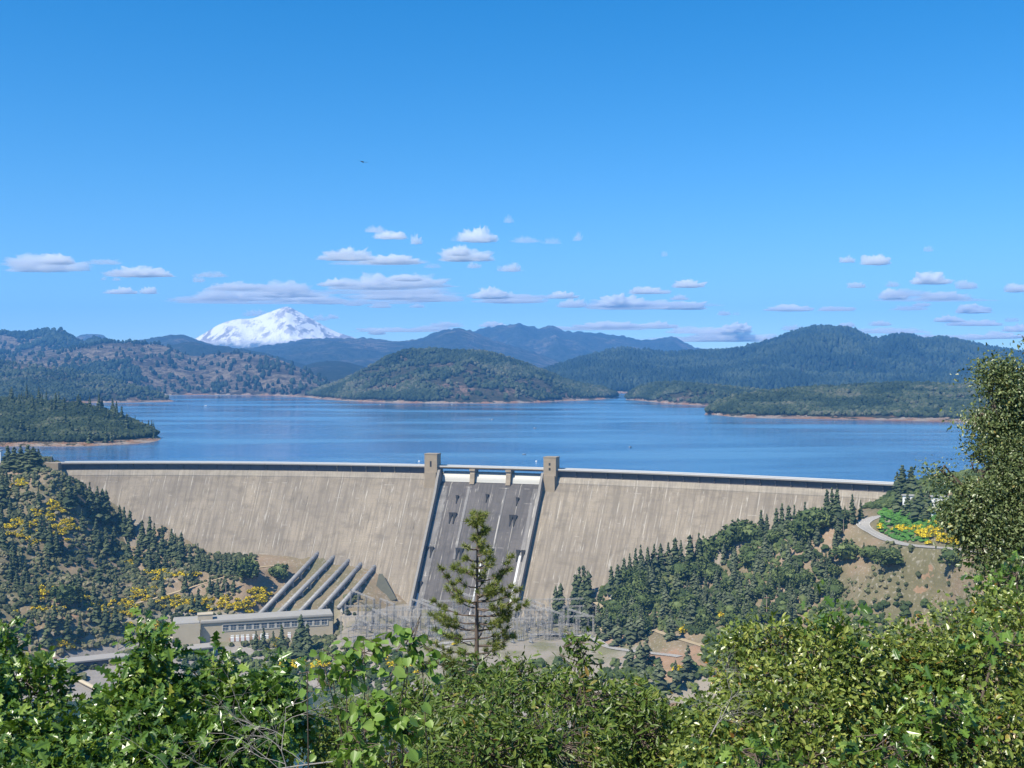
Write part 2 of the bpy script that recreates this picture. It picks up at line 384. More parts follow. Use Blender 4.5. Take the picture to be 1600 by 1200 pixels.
# roads: smooth centre line, then the terrain is graded to it
ROADS = [('road', 'asph', 7.5, [(545, 1012), (590, 1013), (635, 1012), (685, 1006), (730, 1001), (770, 996), (808, 993), (860, 992), (902, 992), (925, 997), (948, 1010), (1000, 1019), (1062, 1026)]),
         ('road', 'asph', 7.0, [(722, 1003), (700, 1009), (684, 1016), (676, 1026), (690, 1036)]),
         ('road', 'asph', 11, [(1600, 880), (1560, 873), (1528, 866), (1490, 861), (1450, 857), (1420, 853), (1392, 846), (1368, 837), (1352, 827), (1348, 819), (1358, 812), (1378, 807), (1405, 802)]),
         ('path', 'dirt', 4.5, [(120, 957), (160, 953), (215, 944), (260, 931), (300, 918), (340, 905), (375, 896), (410, 886), (440, 884)]),
         ('path', 'dirt', 6.0, [(1020, 985), (1045, 993), (1075, 1003), (1100, 1010)]),
         ('path', 'dirt', 5.0, [(930, 940), (945, 955), (950, 975), (938, 992)])]
RC = []
for (nm, mt, wd, pts) in ROADS:
    G3 = np.array([ground(*p_) for p_ in pts])
    s_ = np.concatenate([[0], np.cumsum(np.linalg.norm(np.diff(G3[:, :2], axis=0), axis=1))])
    ss = np.linspace(0, s_[-1], max(8, int(s_[-1] / 3)))
    L3 = np.stack([smooth(list(zip(s_, G3[:, k])), ss) for k in range(3)], -1)
    kz = np.ones(9) / 9; z = np.convolve(np.pad(L3[:, 2], 4, 'edge'), kz, 'valid'); L3[:, 2] = z
    RC.append((nm, mt, wd, L3))
    d2 = ((gx[..., None] - L3[None, None, :, 0]) ** 2 + (gy[..., None] - L3[None, None, :, 1]) ** 2) if False else None
    x0, x1 = L3[:, 0].min() - 30, L3[:, 0].max() + 30; y0, y1 = L3[:, 1].min() - 30, L3[:, 1].max() + 30
    m = (gx > x0) & (gx < x1) & (gy > y0) & (gy < y1); qx, qy = gx[m], gy[m]
    dd = np.hypot(qx[:, None] - L3[:, 0], qy[:, None] - L3[:, 1]); k = dd.argmin(1); dm = dd.min(1)
    wgt = np.clip(1 - (dm - wd / 2 - 3) / 8, 0, 1); wgt = wgt * wgt * (3 - 2 * wgt)
    HT[m] = HT[m] * (1 - wgt) + (L3[k, 2] - 0.35) * wgt
# a level pad for switchyard and powerhouse
def pad(poly_fn, z, blend=12):
    dm = poly_fn(gx, gy); w_ = np.clip(1 - dm / blend, 0, 1); w_ = w_ * w_ * (3 - 2 * w_)
    HT[:] = HT * (1 - w_) + z * w_
PA = np.array([-303., 1000.]); PB = np.array([-166., 1038.]); PL = np.linalg.norm(PB - PA); pu = (PB - PA) / PL; pv = np.array([-pu[1], pu[0]])
def d_ph(x, y):
    a = (x - PA[0]) * pu[0] + (y - PA[1]) * pu[1]; b = (x - PA[0]) * pv[0] + (y - PA[1]) * pv[1]
    return np.hypot(np.maximum(np.maximum(-6 - a, a - PL - 3), 0), np.maximum(np.maximum(-7 - b, b - 30), 0))
pad(d_ph, -137.0)
def d_sw(x, y): return np.hypot(np.maximum(np.maximum(-150 - x, x - 72), 0), np.maximum(np.maximum(962 - y, y - 1052), 0))
pad(d_sw, -127.5)
# the ground dips out of sight inside the dam
V = np.stack([gx.ravel(), gy.ravel(), HT.ravel()], -1)
ny, nx = gx.shape; idx = np.arange(nx * ny).reshape(ny, nx)
Fq = np.stack([idx[:-1, :-1].ravel(), idx[:-1, 1:].ravel(), idx[1:, 1:].ravel(), idx[1:, :-1].ravel()], -1)
t = NT('valley_soil', .95, .1); pos = t.geo()
big = t.ramp(t.noise(pos, .012, 6), [(.40, 0.0), (.60, 1.0)])
cg = t.mix(t.noise(pos, .15, 5), (.10, .10, .05), (.20, .17, .10))
cs = t.mix(t.noise(pos, .08, 6), (.29, .185, .12), (.27, .225, .15))
cc = t.mix(big, cg, cs)
rk = t.ramp(t.noise(pos, .35, 6), [(.55, 0.0), (.66, 1.0)])
cc = t.mix(t.math('MULTIPLY', rk, .5), cc, (.40, .36, .30))
px_, py_, pz_ = t.sep(pos)
flat_ = t.math('LESS_THAN', pz_, -121.0)
gr = t.mix(t.ramp(t.noise(pos, .03, 5), [(.45, 0.0), (.6, 1.0)]), (.29, .255, .205), (.19, .18, .105))
cc = t.mix(flat_, cc, gr)
can = t.math('LESS_THAN', pz_, -139.0)
cc = t.mix(can, cc, t.mix(t.noise(pos, .2, 6), (.20, .18, .16), (.34, .31, .27)))
for (px_, py_, zz, rad_) in ((1035, 1030, -117, 38), (1050, 1100, -97, 22), (962, 1004, -124, 14), (1440, 905, -45, 14), (60, 1018, -130, 25), (110, 955, -110, 16)):
    q_ = P(px_, py_, zz); vm = t.n('ShaderNodeVectorMath', operation='DISTANCE'); t.l(pos, vm.inputs[0]); vm.inputs[1].default_value = q_
    mk = t.math('LESS_THAN', t.math('ADD', vm.outputs['Value'], t.math('MULTIPLY', t.noise(pos, .07, 5), rad_ * 2.6)), rad_ * 2.2)
    cc = t.mix(t.math('MULTIPLY', mk, .62), cc, t.mix(t.noise(pos, .3, 4), (.38, .20, .115), (.32, .22, .15)))
t.color(cc); t.bump(t.noise(pos, .5, 5), .6, 1.0); M['soil'] = t.m
obj('ground', mesh_np('ground', V, Fq, smooth_=True), M['soil'])['kind'] = 'structure'
for (nm, mt, wd, L) in RC:
    d = np.gradient(L[:, :2], axis=0); d /= np.linalg.norm(d, axis=1, keepdims=True); nrm = np.stack([-d[:, 1], d[:, 0]], -1)
    def strip(off0, off1, dz):
        a = np.column_stack([L[:, :2] + nrm * off0, L[:, 2] + dz]); b = np.column_stack([L[:, :2] + nrm * off1, L[:, 2] + dz])
        V = np.concatenate([a, b]); n = len(L); i = np.arange(n - 1)
        return V, np.stack([i, i + 1, i + 1 + n, i + n], -1)
    V, Fq = strip(wd / 2, -wd / 2, .15)
    ro = obj(nm, mesh_np(nm, V, Fq), M[mt]); ro['kind'] = 'structure'
    if mt == 'asph':
        Vs = []; Fs = []; n0 = 0
        for (a, b) in ((.3, -.0), (wd / 2 - .3, wd / 2 - .6), (-wd / 2 + .6, -wd / 2 + .3)):
            V, Fq = strip(a, b, .19); Vs.append(V); Fs.append(Fq + n0); n0 += len(V)
        obj('road_marking', mesh_np('road_marking', np.vstack(Vs), np.vstack(Fs)), M['line'], ro)
# river in the bottom of the canyon
t = NT('river_water', .12, .5); t.color(t.mix(t.noise(t.geo(), .05, 3), (.02, .05, .045), (.03, .07, .06))); M['river'] = t.m
V = np.array([(-900, 640, -151.5), (400, 640, -151.5), (400, 960, -151.5), (-900, 960, -151.5)], float)
obj('river', mesh_np('river', V, np.array([[0, 1, 2, 3]])), M['river'])['kind'] = 'structure'

# ------------------------------------------------------------------ lake
ex = np.concatenate([[-12000, -4000, -1500, -900, -700, -600], [0]])
front = [(-13000, 1262), (-6000, 1262), (-2000, 1262), (-1000, 1262), (-700, 1262), (-560, 1245)]
for px in np.linspace(90, 1395, 80):
    p_ = crest(px); n_ = cnorm(px); front.append((p_[0] - n_[0] * 6, p_[1] - n_[1] * 6))
front += [(420, 1010), (700, 1050), (1000, 1050), (2000, 1050), (6000, 1050), (13000, 1050)]
front = np.array(front); rows = np.concatenate([[0], np.geomspace(.004, 1, 24)])
V = np.zeros((len(rows), len(front), 3))
for i, r in enumerate(rows): V[i, :, 0] = front[:, 0]; V[i, :, 1] = front[:, 1] * (1 - r) + 17300 * r
idx = np.arange(V.shape[0] * V.shape[1]).reshape(V.shape[:2])
Fq = np.stack([idx[:-1, :-1].ravel(), idx[:-1, 1:].ravel(), idx[1:, 1:].ravel(), idx[1:, :-1].ravel()], -1)
t = NT('lake_water', .08, .5); pos = t.geo()
n1 = t.noise(t.mapv(pos, (.0016, .0055, 1)), 1.0, 4)          # wind lanes: ruffled and calm water
sheen_tint = t.mix(t.ramp(n1, [(.40, 0.0), (.6, 1.0)]), (.004, .06, .19), (.09, .20, .31))  # paler lane colour imitates sky reflected off the water
t.color(sheen_tint); t.b.inputs['IOR'].default_value = 1.333
rr = t.ramp(n1, [(.42, 0.05), (.62, 0.22)]); t.l(rr, t.b.inputs['Roughness'])
h = t.math('ADD', t.noise(t.mapv(pos, (.12, .30, 1)), 1.0, 4), t.math('MULTIPLY', t.noise(t.mapv(pos, (.02, .05, 1)), 1.0, 3), 2.0))
b_ = t.n('ShaderNodeBump'); b_.inputs['Distance'].default_value = 0.5; t.l(h, b_.inputs['Height']); t.l(b_.outputs[0], t.b.inputs['Normal'])
t.l(t.ramp(n1, [(.38, 0.4), (.62, 1.0)]), b_.inputs['Strength']); M['lake'] = t.m
obj('lake', mesh_np('lake', V.reshape(-1, 3), Fq, smooth_=True), M['lake'])['kind'] = 'structure'
# ------------------------------------------------------------------ the dam
dam = empty('dam', (0, 1180, 0)); tag(dam, 'long curved concrete gravity dam with central spillway holding back the blue lake', 'dam')
DO = np.array([0, 1180., 0])
def dpart(o): o.parent = dam; o.matrix_parent_inverse = dam.matrix_basis.inverted() if False else o.matrix_parent_inverse; o.location = tuple(-DO); return o
ZB = -168.0
def fo(z): return OF + (ZF - z) * SL
XL, XR, SA, SB = 97, 1480, 688, 852
for (a, b) in ((XL, SA), (SB, XR)):
    dpart(loft('face_wall', a, b, [(-9, 5.2), (-1.0, 5.2), (-1.0, ZF - 3), (fo(ZF - .02) , ZF - .02), (fo(ZB), ZB), (-9, ZB)], M['dam'], dam))
    dpart(loft('recess_shade_wall', a, b, [(-.95, 5.1), (-.6, 5.1), (-.6, -1.2), (-.95, -1.2)], M['recess'], dam))  # thin dark facing: the walkway's cast shadow is in its colour
    dpart(loft('light_coping', a, b, [(-.9, -1.2), (1.6, -1.2), (OF + .7, ZF), (OF + .7, ZF - .8), (-.9, ZF - .8)], M['band'], dam))
    dpart(loft('crest_walkway', a, b, [(-9.5, 6.8), (4.2, 6.8), (4.2, 5.6), (-9.5, 5.6)], M['wallc'], dam))
dpart(loft('crest_road', XL, XR, [(-8.6, 7.05), (3.0, 7.05), (3.0, 6.8), (-8.6, 6.8)], M['deck'], dam))
for off in (-9.4, 3.9):
    dpart(loft('parapet', XL, XR, [(off, 7.7), (off + .35, 7.7), (off + .35, 6.8), (off, 6.8)], M['rail'], dam))
# columns under the walkway near the left tower and thin ones elsewhere
for i, px in enumerate(list(np.arange(527, 640, 22.5)) + list(np.arange(130, 520, 26)) + list(np.arange(900, 1400, 24))):
    p = crest(px); n = cnorm(px); mb = MB(); a = math.atan2(n[1], n[0])
    mb.box((p[0] + n[0] * .9, p[1] + n[1] * .9, 4.2), (3.4, .7, 2.2), rotz(a)); mb.box((p[0] + n[0] * .1, p[1] + n[1] * .1, 2.0), (1.2, .7, 6.3), rotz(a))
    if i < 5: dpart(mb.build('corbel', M['tower'], dam))
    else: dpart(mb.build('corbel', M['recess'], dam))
# end block on the left
mb = MB(); p = crest(97); n = cnorm(99); a = math.atan2(n[1], n[0])
mb.box((p[0] - 4.7, p[1] - 2 , -1.0), (9.2, 17, 16.4)); mb.box((p[0] - 16.3, p[1] + 1, 3.6), (14, 9, 7.0)); dpart(mb.build('end_block', M['tower'], dam))
# spillway chute
ZS = -11.0
oc = fo(ZS)
dpart(loft('spillway_chute', SA, SB, [(-9, -9.0), (1, -9.0), (3.5, -9.6), (oc - .6, ZS), (fo(-14) - .5, -14), (fo(ZB) - .5, ZB), (-9, ZB)], M['chute'], dam, 4.0))
dpart(loft('pale_apron', SA + 4, SA + 16, [(fo(-13) - .9, -13), (fo(-13) - .1, -13), (fo(-150) - .1, -150), (fo(-150) - .9, -150)], M['pale'], dam))
dpart(loft('pale_apron', SB - 15, SB - 4, [(fo(-13) - .9, -13), (fo(-13) - .1, -13), (fo(-150) - .1, -150), (fo(-150) - .9, -150)], M['pale'], dam))
for (a, b) in ((735, 739), (793, 796)):
    dpart(loft('pale_strip', a, b, [(fo(-13) - .9, -13), (fo(-13) + .0, -13), (fo(-80) + .0, -80), (fo(-80) - .9, -80)], M['pale'], dam))
for (a, b) in ((SA - .6, SA + 3.0), (SB - 3.0, SB + .6)):
    dpart(loft('training_wall', a, b, [(4, 3.5), (7, 3.5), (14.0, -6.0), (fo(-18) + 8.5, -18), (fo(ZB) + 8.5, ZB), (fo(ZB) - 4, ZB), (fo(-12) - 4, -12), (1, -9.5)], M['wallc'], dam, 2.0))
# drum gates: curved drums between piers
pier_px = [(736.5, 743.5), (792.8, 799.8)]
spans = [(692, 736), (744, 792.4), (800.2, 848.5)]
for (a, b) in spans:
    prof = [(-6, 1.6)] + [(-6 + 8.2 * math.sin(u), 1.6 - 10.4 * (1 - math.cos(u)) * 1.0) for u in np.linspace(.25, 1.45, 9)] + [(2.4, -8.9), (-6, -8.9)]
    gt = dpart(loft('drum_gate', a, b, prof, M['gate'], dam, 4.0))
for (a, b) in pier_px:
    prof = [(-9, 5.2), (0, 5.2), (3.2, 3.5), (4.6, 0), (5.2, -5), (6.8, -10.5), (-9, -10.5)]
    dpart(loft('pier', a, b, prof, M['tower'], dam, 2.0))
    dpart(loft('pier_head', a - .8, b + .8, [(1.0, 5.2), (5.2, 5.2), (5.2, 2.9), (3.3, 2.9), (1.0, 2.9)], M['tower'], dam, 2.0))
dpart(loft('bridge_deck', SA, SB, [(-9.5, 6.8), (4.2, 6.8), (4.2, 5.9), (-9.5, 5.9)], M['tower'], dam))
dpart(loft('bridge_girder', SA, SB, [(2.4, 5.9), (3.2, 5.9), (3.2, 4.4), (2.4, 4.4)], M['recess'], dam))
# control towers flanking the spillway
for (a, b, top) in ((666.8, 686.2, 19.4), (852.6, 871.8, 19.0)):
    m_ = (a + b) / 2; p = crest(m_); n = cnorm(m_); an = math.atan2(n[1], n[0]) ; wdt = arc(b) - arc(a)
    e = MB(); cx, cy = p[0] - n[0] * 0.0, p[1] - n[1] * 0.0
    R = rotz(an)
    e.box((cx + n[0] * 1.0, cy + n[1] * 1.0, (top - 12) / 2 - 0), (12.6, wdt, top + 12), R)
    e.box((cx + n[0] * 1.0, cy + n[1] * 1.0, top + .4), (13.2, wdt + .6, .8), R)
    e.box((cx + n[0] * 5.0, cy + n[1] * 5.0, -10), (9.0, wdt - 1.2, 22), R)
    tw = dpart(e.build('control_tower', M['tower'], dam))
    for k, dz in enumerate((9.5,) if a < 700 else (12.5, 7.5)):
        e = MB(); hh = 6.0 if a < 700 else 2.6
        e.box((cx + n[0] * 7.35, cy + n[1] * 7.35, dz), (.12, 1.9, hh), R)
        wn_ = e.build('window', M['black'], tw)
# outlet openings with flaring dark eyebrow deflectors on the chute
OUT = [(714, 778), (761, 777), (808, 781), (704, 806), (711, 806), (757, 808), (798, 810), (805, 810), (667, 859), (675, 859), (714, 861), (721, 862), (810, 865), (817, 865), (657, 913), (768, 863)]
for i, (qx, qy) in enumerate(OUT):
    # find the face point
    p, cpx = face_at(qx, qy); n = cnorm(cpx); tdir = np.array([-n[1], n[0], 0.]); dn = np.array([n[0] * SL, n[1] * SL, -1.0]); dn /= np.linalg.norm(dn)
    up = np.cross(dn, tdir); up = up if up[1] < 0 else -up
    s_ = 1.0 if i > 2 else .75
    Lh = 9 * s_; W = 1.5 * s_; c0 = p + up * .2
    mb = MB(); 
    V = [c0 - tdir * W * 1.5 - dn * 3 * s_, c0 + tdir * W * 1.5 - dn * 3 * s_, c0 + tdir * W * .7 + dn * Lh * .3, c0 + tdir * W * .35 + dn * Lh, c0 - tdir * W * .35 + dn * Lh, c0 - tdir * W * .7 + dn * Lh * .3]
    V = V + [v - up * .9 for v in V]
    V[0] = V[0] + up * 1.6; V[1] = V[1] + up * 1.6
    mb.add(V, [(0, 1, 2, 5), (5, 2, 3, 4), (0, 6, 7, 1), (1, 7, 8, 2), (2, 8, 9, 3), (3, 9, 10, 4), (4, 10, 11, 5), (5, 11, 6, 0)])
    dpart(mb.build('outlet', M['black'], dam))
# wet pale run below some outlets
for (qx, qy, w0, L0, lean) in [(812, 868, 3.2, 62, 0), (752, 880, 2.2, 45, 0), (655, 925, 2.0, 30, 0)]:
    p, cpx = face_at(qx, qy); px2 = cpx
    dpart(loft('mineral_run', px2 - w0 / 2, px2 + w0 / 2, [(fo(p[2]) - .7, p[2]), (fo(p[2]) + .05, p[2]), (fo(p[2] - L0) + .05, p[2] - L0), (fo(p[2] - L0) - .7, p[2] - L0)], M['rail'], dam, 2.0))

# ------------------------------------------------------------------ penstocks
PT = [(495, 863), (520, 869), (543, 874), (563, 880), (584, 886)]
PBt = [(404, 962), (434, 960), (467, 958), (499, 954), (529, 950)]
nth = ['leftmost', 'second from the left', 'middle', 'second from the right', 'rightmost']
for i in range(5):
    p, _ = face_at(*PT[i]); a = p + np.array([3, 6, 1.2]); b = np.array(PD(PBt[i][0], PBt[i][1], 1064 - i * 1))
    pe = empty('penstock', tuple(b)); tag(pe, nth[i] + ' of five parallel grey penstock pipes above the powerhouse', 'penstock', 'penstock pipes below the dam')
    mb = MB(); d = b - a; mb.tube(a - b, b - b, 2.35, 2.35, 20)
    pp = mb.build('pipe', M['pipe'], pe, True)
    mb = MB(); n_ = 14
    for k in range(n_ + 1):
        q_ = a + d * (k / n_) * .97 + d * .015; dn = d / np.linalg.norm(d); mb.tube(q_ - b - dn * .25, q_ - b + dn * .25, 2.6, 2.6, 16)
    mb.build('stiffener_ring', M['steeld'], pe)['kind'] = 'stuff'
    for k in range(7):
        q_ = a + d * ((k + .7) / 7.5); z0 = float(hgt(q_[0], q_[1])) - 1
        mb = MB(); ht = max(1.0, q_[2] - 1.8 - z0); mb.box((q_[0] - b[0], q_[1] - b[1], z0 - b[2] + ht / 2), (5.0, .8, ht), rotz(math.atan2(d[1], d[0]) + PI / 2))
        mb.build('saddle', M['saddle'], pe)

# ------------------------------------------------------------------ powerhouse
ph = empty('powerhouse', (PA[0], PA[1], -137), math.atan2(pu[1], pu[0])); tag(ph, 'long low concrete powerhouse with a strip of windows at the foot of the penstocks', 'building')
H_ = 18.6; DP = 24
mb = MB(); mb.box((PL / 2, DP / 2, H_ / 2 - 1), (PL - 24, DP, H_ + 0), None); mb.V[0][:, 0] += 12
mb.build('wall', M['bldg'], ph)
mb = MB(); mb.box((11.8, DP / 2 - 2, H_ / 2 - .8), (23.5, DP + 5, H_ + .9)); eb = mb.build('end_block', M['bldg'], ph)
mb = MB(); mb.box((PL / 2 + 12, DP / 2, H_ - .6), (PL - 24, DP + 2.4, 1.1)); mb.box((PL / 2 + 12, DP / 2 - 1, H_ + .3), (PL - 24.4, DP - 1, .7)); rf = mb.build('roof', M['roof'], ph)
mb = MB(); mb.box((11.8, DP / 2 - 2, H_ + .2), (22.6, DP + 4, .9)); mb.build('end_roof', M['roof'], ph)
mb = MB(); mb.box((28, 10, H_ + 3), (13, 9, 4.6)); mb.box((28, 10, H_ + 5.4), (13.8, 9.8, .5)); mb.build('roof_hut', M['bldg'], ph)
mb = MB(); mb.box((-2, -4, 3.4), (4, 8, 7)); mb.build('side_wing', M['bldg'], ph)
for k in range(14):
    u = 46 + k * 6.8
    mb = MB(); 
    for (du, dz, sx, sz) in ((0, 2.75, 6.5, .5), (0, -2.75, 6.5, .5), (-2.9, 0, .8, 5.0), (2.9, 0, .8, 5.0), (0, 0, .15, 5.0), (0, .5, 5.0, .15)): mb.box((u + du, -.12, 12.0 + dz), (sx, .5, sz))
    fr = mb.build('window', M['frame'], ph)
    mb = MB(); mb.box((u, .0, 12.0), (5.0, .2, 5.0)); pn = mb.build('pane', M['glass'], fr)
mb = MB(); mb.box((92, -.3, 15.3), (97, 1.2, .7)); mb.build('window_shadow_ledge', M['roof'], ph)  # ledge added to give a dark shadow line above the windows
# transformers in front of the powerhouse
ti = 0
for (qx, qy) in [(363, 994), (371, 993), (379, 992), (387, 991), (397, 990), (409, 988), (417, 987), (452, 983)]:
    X, Y, Z = PD(qx, qy + 6, 1000 + (qx - 275) * .13); Z = float(hgt(X, Y))
    e = empty('transformer', (X, Y, Z), .27); tag(e, 'pale transformer with reddish radiators in the row before the powerhouse wall', 'transformer', 'transformers in front of the powerhouse')
    mb = MB(); mb.box((0, 0, 2.0), (3.0, 2.4, 3.6)); mb.build('tank', M['white'], e)
    for s_ in (-1, 1): mb = MB(); mb.box((s_ * 1.95, 0, 1.8), (.7, 2.2, 2.6)); mb.build('radiator', M['orange'], e)
    for k in (-1, 0, 1): mb = MB(); mb.tube((k * .9, 0, 3.8), (k * .9, 0, 6.0), .22, .12, 6); mb.build('bushing', M['white'], e)
    mb = MB(); mb.tube((-1.3, .6, 5.0), (1.3, .6, 5.0), .45, .45, 8); mb.build('oil_tank', M['white'], e)
# concrete deck on the river side; its underside shadow is put into the wall colour
mb = MB(); A = np.array(P(72, 1038, -137)); B = np.array(P(330, 1010, -137)); d = B - A; L = np.hypot(d[0], d[1]); an = math.atan2(d[1], d[0])
mb.box(((A + B) / 2 + np.array([0, 4, .1])), (L, 17, 1.2), rotz(an))
dk = mb.build('river_deck', M['asph']); tag(dk, 'flat grey concrete deck along the river left of the powerhouse', 'deck')
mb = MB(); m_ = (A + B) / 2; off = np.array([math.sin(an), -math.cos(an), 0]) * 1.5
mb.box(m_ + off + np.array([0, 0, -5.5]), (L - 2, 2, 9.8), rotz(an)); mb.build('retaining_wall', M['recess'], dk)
mb = MB(); mb.path([P(72, 1040, -138), P(110, 1056, -142), P(150, 1076, -146), P(190, 1098, -150)], 1.6, 6)
tag(mb.build('canal_wall', M['bldg']), 'narrow pale concrete wall running down to the river below the deck', 'wall')

# ------------------------------------------------------------------ switchyard
def lattice(mb, a, b, w_, n=8, r=.16):
    a = np.asarray(a, float); b = np.asarray(b, float); d = b - a; L = np.linalg.norm(d); d = d / L
    u = np.cross(d, [0.3, .1, 1.0]); u /= np.linalg.norm(u); v = np.cross(d, u)
    cor = [u * sx * w_ / 2 + v * sy * w_ / 2 for sx, sy in ((-1, -1), (1, -1), (1, 1), (-1, 1))]
    for c4 in cor: mb.tube(a + c4, b + c4, r * .75, r * .75, 4, False)
    for k in range(n):
        p0 = a + d * L * k / n; p1 = a + d * L * (k + 1) / n
        for j in range(4):
            mb.tube(p0 + cor[j], p1 + cor[(j + 1) % 4], r * .6, r * .6, 3, False)
def make_gantry(h, span, bays):
    e = empty('gantry')
    for k in range(bays + 1):
        mb = MB(); x = (k - bays / 2) * span
        lattice(mb, (x, -1.2, 0), (x, 0, h), 1.1, 8, .17); mb.tube((x, 0, h), (x, 0, h + 3.5), .12, .05, 4); mb.build('column', M['steel'], e)
    mb = MB(); lattice(mb, (-bays * span / 2, 0, h - .5), (bays * span / 2, 0, h - .5), 1.1, bays * 6, .15); mb.build('beam', M['steel'], e)
    mb = MB()
    for k in range(bays * 3): 
        x = (k + .5) / (bays * 3) * bays * span - bays * span / 2
        mb.tube((x, 0, h - 1), (x, 0, h - 3.4), .16, .16, 5)
    mb.build('insulator_string', M['steeld'], e)['kind'] = 'stuff'
    return e
def dup(root, loc, rz=None, sc=None):
    r = root.copy(); col.objects.link(r); r.location = loc
    if rz is not None: r.rotation_euler = (0, 0, rz)
    if sc is not None: r.scale = (sc,) * 3 if not hasattr(sc, '__len__') else sc
    for ch in list(root.children):
        c_ = ch.copy(); col.objects.link(c_); c_.parent = r
        for g_ in ch.children:
            d_ = g_.copy(); col.objects.link(d_); d_.parent = c_
    return r
gproto = [make_gantry(20, 15, 2), make_gantry(26, 17, 3), make_gantry(13, 12, 2)]
glab = ['tall grey lattice gantry of two bays in the switchyard below the spillway', 'highest grey lattice gantry of three bays in the switchyard below the spillway', 'low grey lattice gantry of two bays in the switchyard below the spillway']
used = [False] * 3
ud = np.array([.53, -.85]); vd = np.array([.85, .53])
slots = []
for i in range(11):
    for j in range(4):
        x = -136 + i * 19.5 + rng.uniform(-4, 4); y = 980 + j * 22 + rng.uniform(-4, 4)
        slots.append((x, y, i, j))
for k, (x, y, i, j) in enumerate(slots):
    t_ = [0, 2, 0, 1, 2][k % 5] if i < 10 else 0
    rz = -1.01 if k % 2 else .12
    if used[t_]: o = dup(gproto[t_], (x, y, -127.5), rz)
    else: o = gproto[t_]; o.location = (x, y, -127.5); o.rotation_euler = (0, 0, rz); used[t_] = True
    tag(o, glab[t_].replace(' in the switchyard below the spillway', ', %s row, %s of the switchyard' % (('front', 'second', 'third', 'back')[j], 'left end' if i < 3 else 'left of the pine' if i < 6 else 'right of the pine' if i < 9 else 'right end')), 'gantry', 'lattice gantries of the switchyard')
# breakers and switches 
def make_breaker():
    e = empty('circuit_breaker')
    mb = MB(); mb.box((0, 0, 1.1), (5.2, 1.6, .5)); [mb.box((s_ * 2.2, 0, .5), (.3, 1.4, 1.0)) for s_ in (-1, 1)]; mb.build('frame', M['steeld'], e)
    for k in (-1, 0, 1): mb = MB(); mb.tube((k * 1.8, 0, 1.3), (k * 1.8, 0, 3.2), .55, .55, 8); mb.build('tank', M['steel'], e)
    for k in (-1, 0, 1):
        for s_ in (-1, 1): mb = MB(); mb.tube((k * 1.8, s_ * .3, 3.2), (k * 1.8 , s_ * 1.2, 5.8), .25, .12, 6); mb.build('bushing', M['steeld'], e)
    return e
def make_post():
    e = empty('switch_stand')
    mb = MB(); [mb.tube((s_ * 2.4, 0, 0), (s_ * 2.4, 0, 6), .22, .22, 5) for s_ in (-1, 1)]; mb.box((0, 0, 6.1), (7, .5, .4)); mb.build('frame', M['steel'], e)
    
    for k in (-1, 0, 1): mb = MB(); mb.tube((k * 2.2, 0, 6.3), (k * 2.2, 0, 8.6), .25, .2, 6); mb.build('insulator', M['steeld'], e)
    return e
bp, sp_ = make_breaker(), make_post()
for k in range(110):
    x = rng.uniform(-146, 70); y = rng.uniform(966, 1046); pr = bp if k % 2 else sp_
    o = pr if k < 2 else dup(pr, (x, y, -127.4), rng.choice([-1.01, .12, .56]))
    if k < 2: o.location = (x, y, -127.4)
    if k % 2: tag(o, 'grey three tank circuit breaker standing on the gravel of the switchyard', 'circuit breaker', 'circuit breakers in the switchyard')
    else: tag(o, 'small grey switch stand with three insulators on the gravel of the switchyard', 'switch stand', 'switch stands in the switchyard')
q4 = []
for (qx, qy) in [(594, 900), (600, 900), (622, 940), (584, 950)]:
    p_, cp_ = face_at(qx, qy); n_ = cnorm(cp_); q4.append(p_ + np.array([n_[0], n_[1], .6]) * 5.0)
mb = MB(); b4 = [q + np.array([0, 4, -3]) for q in q4]; mb.add(q4 + b4, [(0, 1, 2, 3), (4, 7, 6, 5), (0, 4, 5, 1), (1, 5, 6, 2), (2, 6, 7, 3), (3, 7, 4, 0)])
tag(mb.build('apron_slab', plain('mossy_concrete', (.095, .095, .07), .9, .35, .25)), 'dark mossy triangular concrete slab right of the rightmost penstock', 'slab')
# overhead conductors in the yard
mb = MB()
for k in range(16):
    x = -140 + k * 13; z = -127.5 + (19 if k % 2 else 14); a = np.array([x, 970, z]); b = np.array([x + rng.uniform(10, 34), 1046, z + rng.uniform(0, 8)])
    pts = [a + (b - a) * s_ - np.array([0, 0, 3 * 4 * s_ * (1 - s_) * .5]) for s_ in np.linspace(0, 1, 9)]
    mb.path(pts, .09, 3)
tag(mb.build('power_lines', M['steel']), 'thin overhead conductors strung between the switchyard gantries', 'wires', kind='stuff')
# yard fence
mb = MB(); fp = [(-152, 958), (74, 958), (74, 1048)]; root = empty('fence', (-152, 958, -127.5)); tag(root, 'low wire fence round the front of the switchyard', 'fence')
posts = []
for a, b in zip(fp[:-1], fp[1:]):
    n_ = int(math.dist(a, b) / 7)
    for k in range(n_): posts.append((a[0] + (b[0] - a[0]) * k / n_, a[1] + (b[1] - a[1]) * k / n_))
for (x, y) in posts: mb.tube((x + 152, y - 958, 0), (x + 152, y - 958, 2.6), .1, .1, 4)
mb.build('post', M['steeld'], root)['kind'] = 'stuff'
mb = MB()
for z in (.3, 1.4, 2.5):
    for a, b in zip(fp[:-1], fp[1:]): mb.tube((a[0] + 152, a[1] - 958, z), (b[0] + 152, b[1] - 958, z), .04, .04, 3)
mb.build('wire', M['steeld'], root)
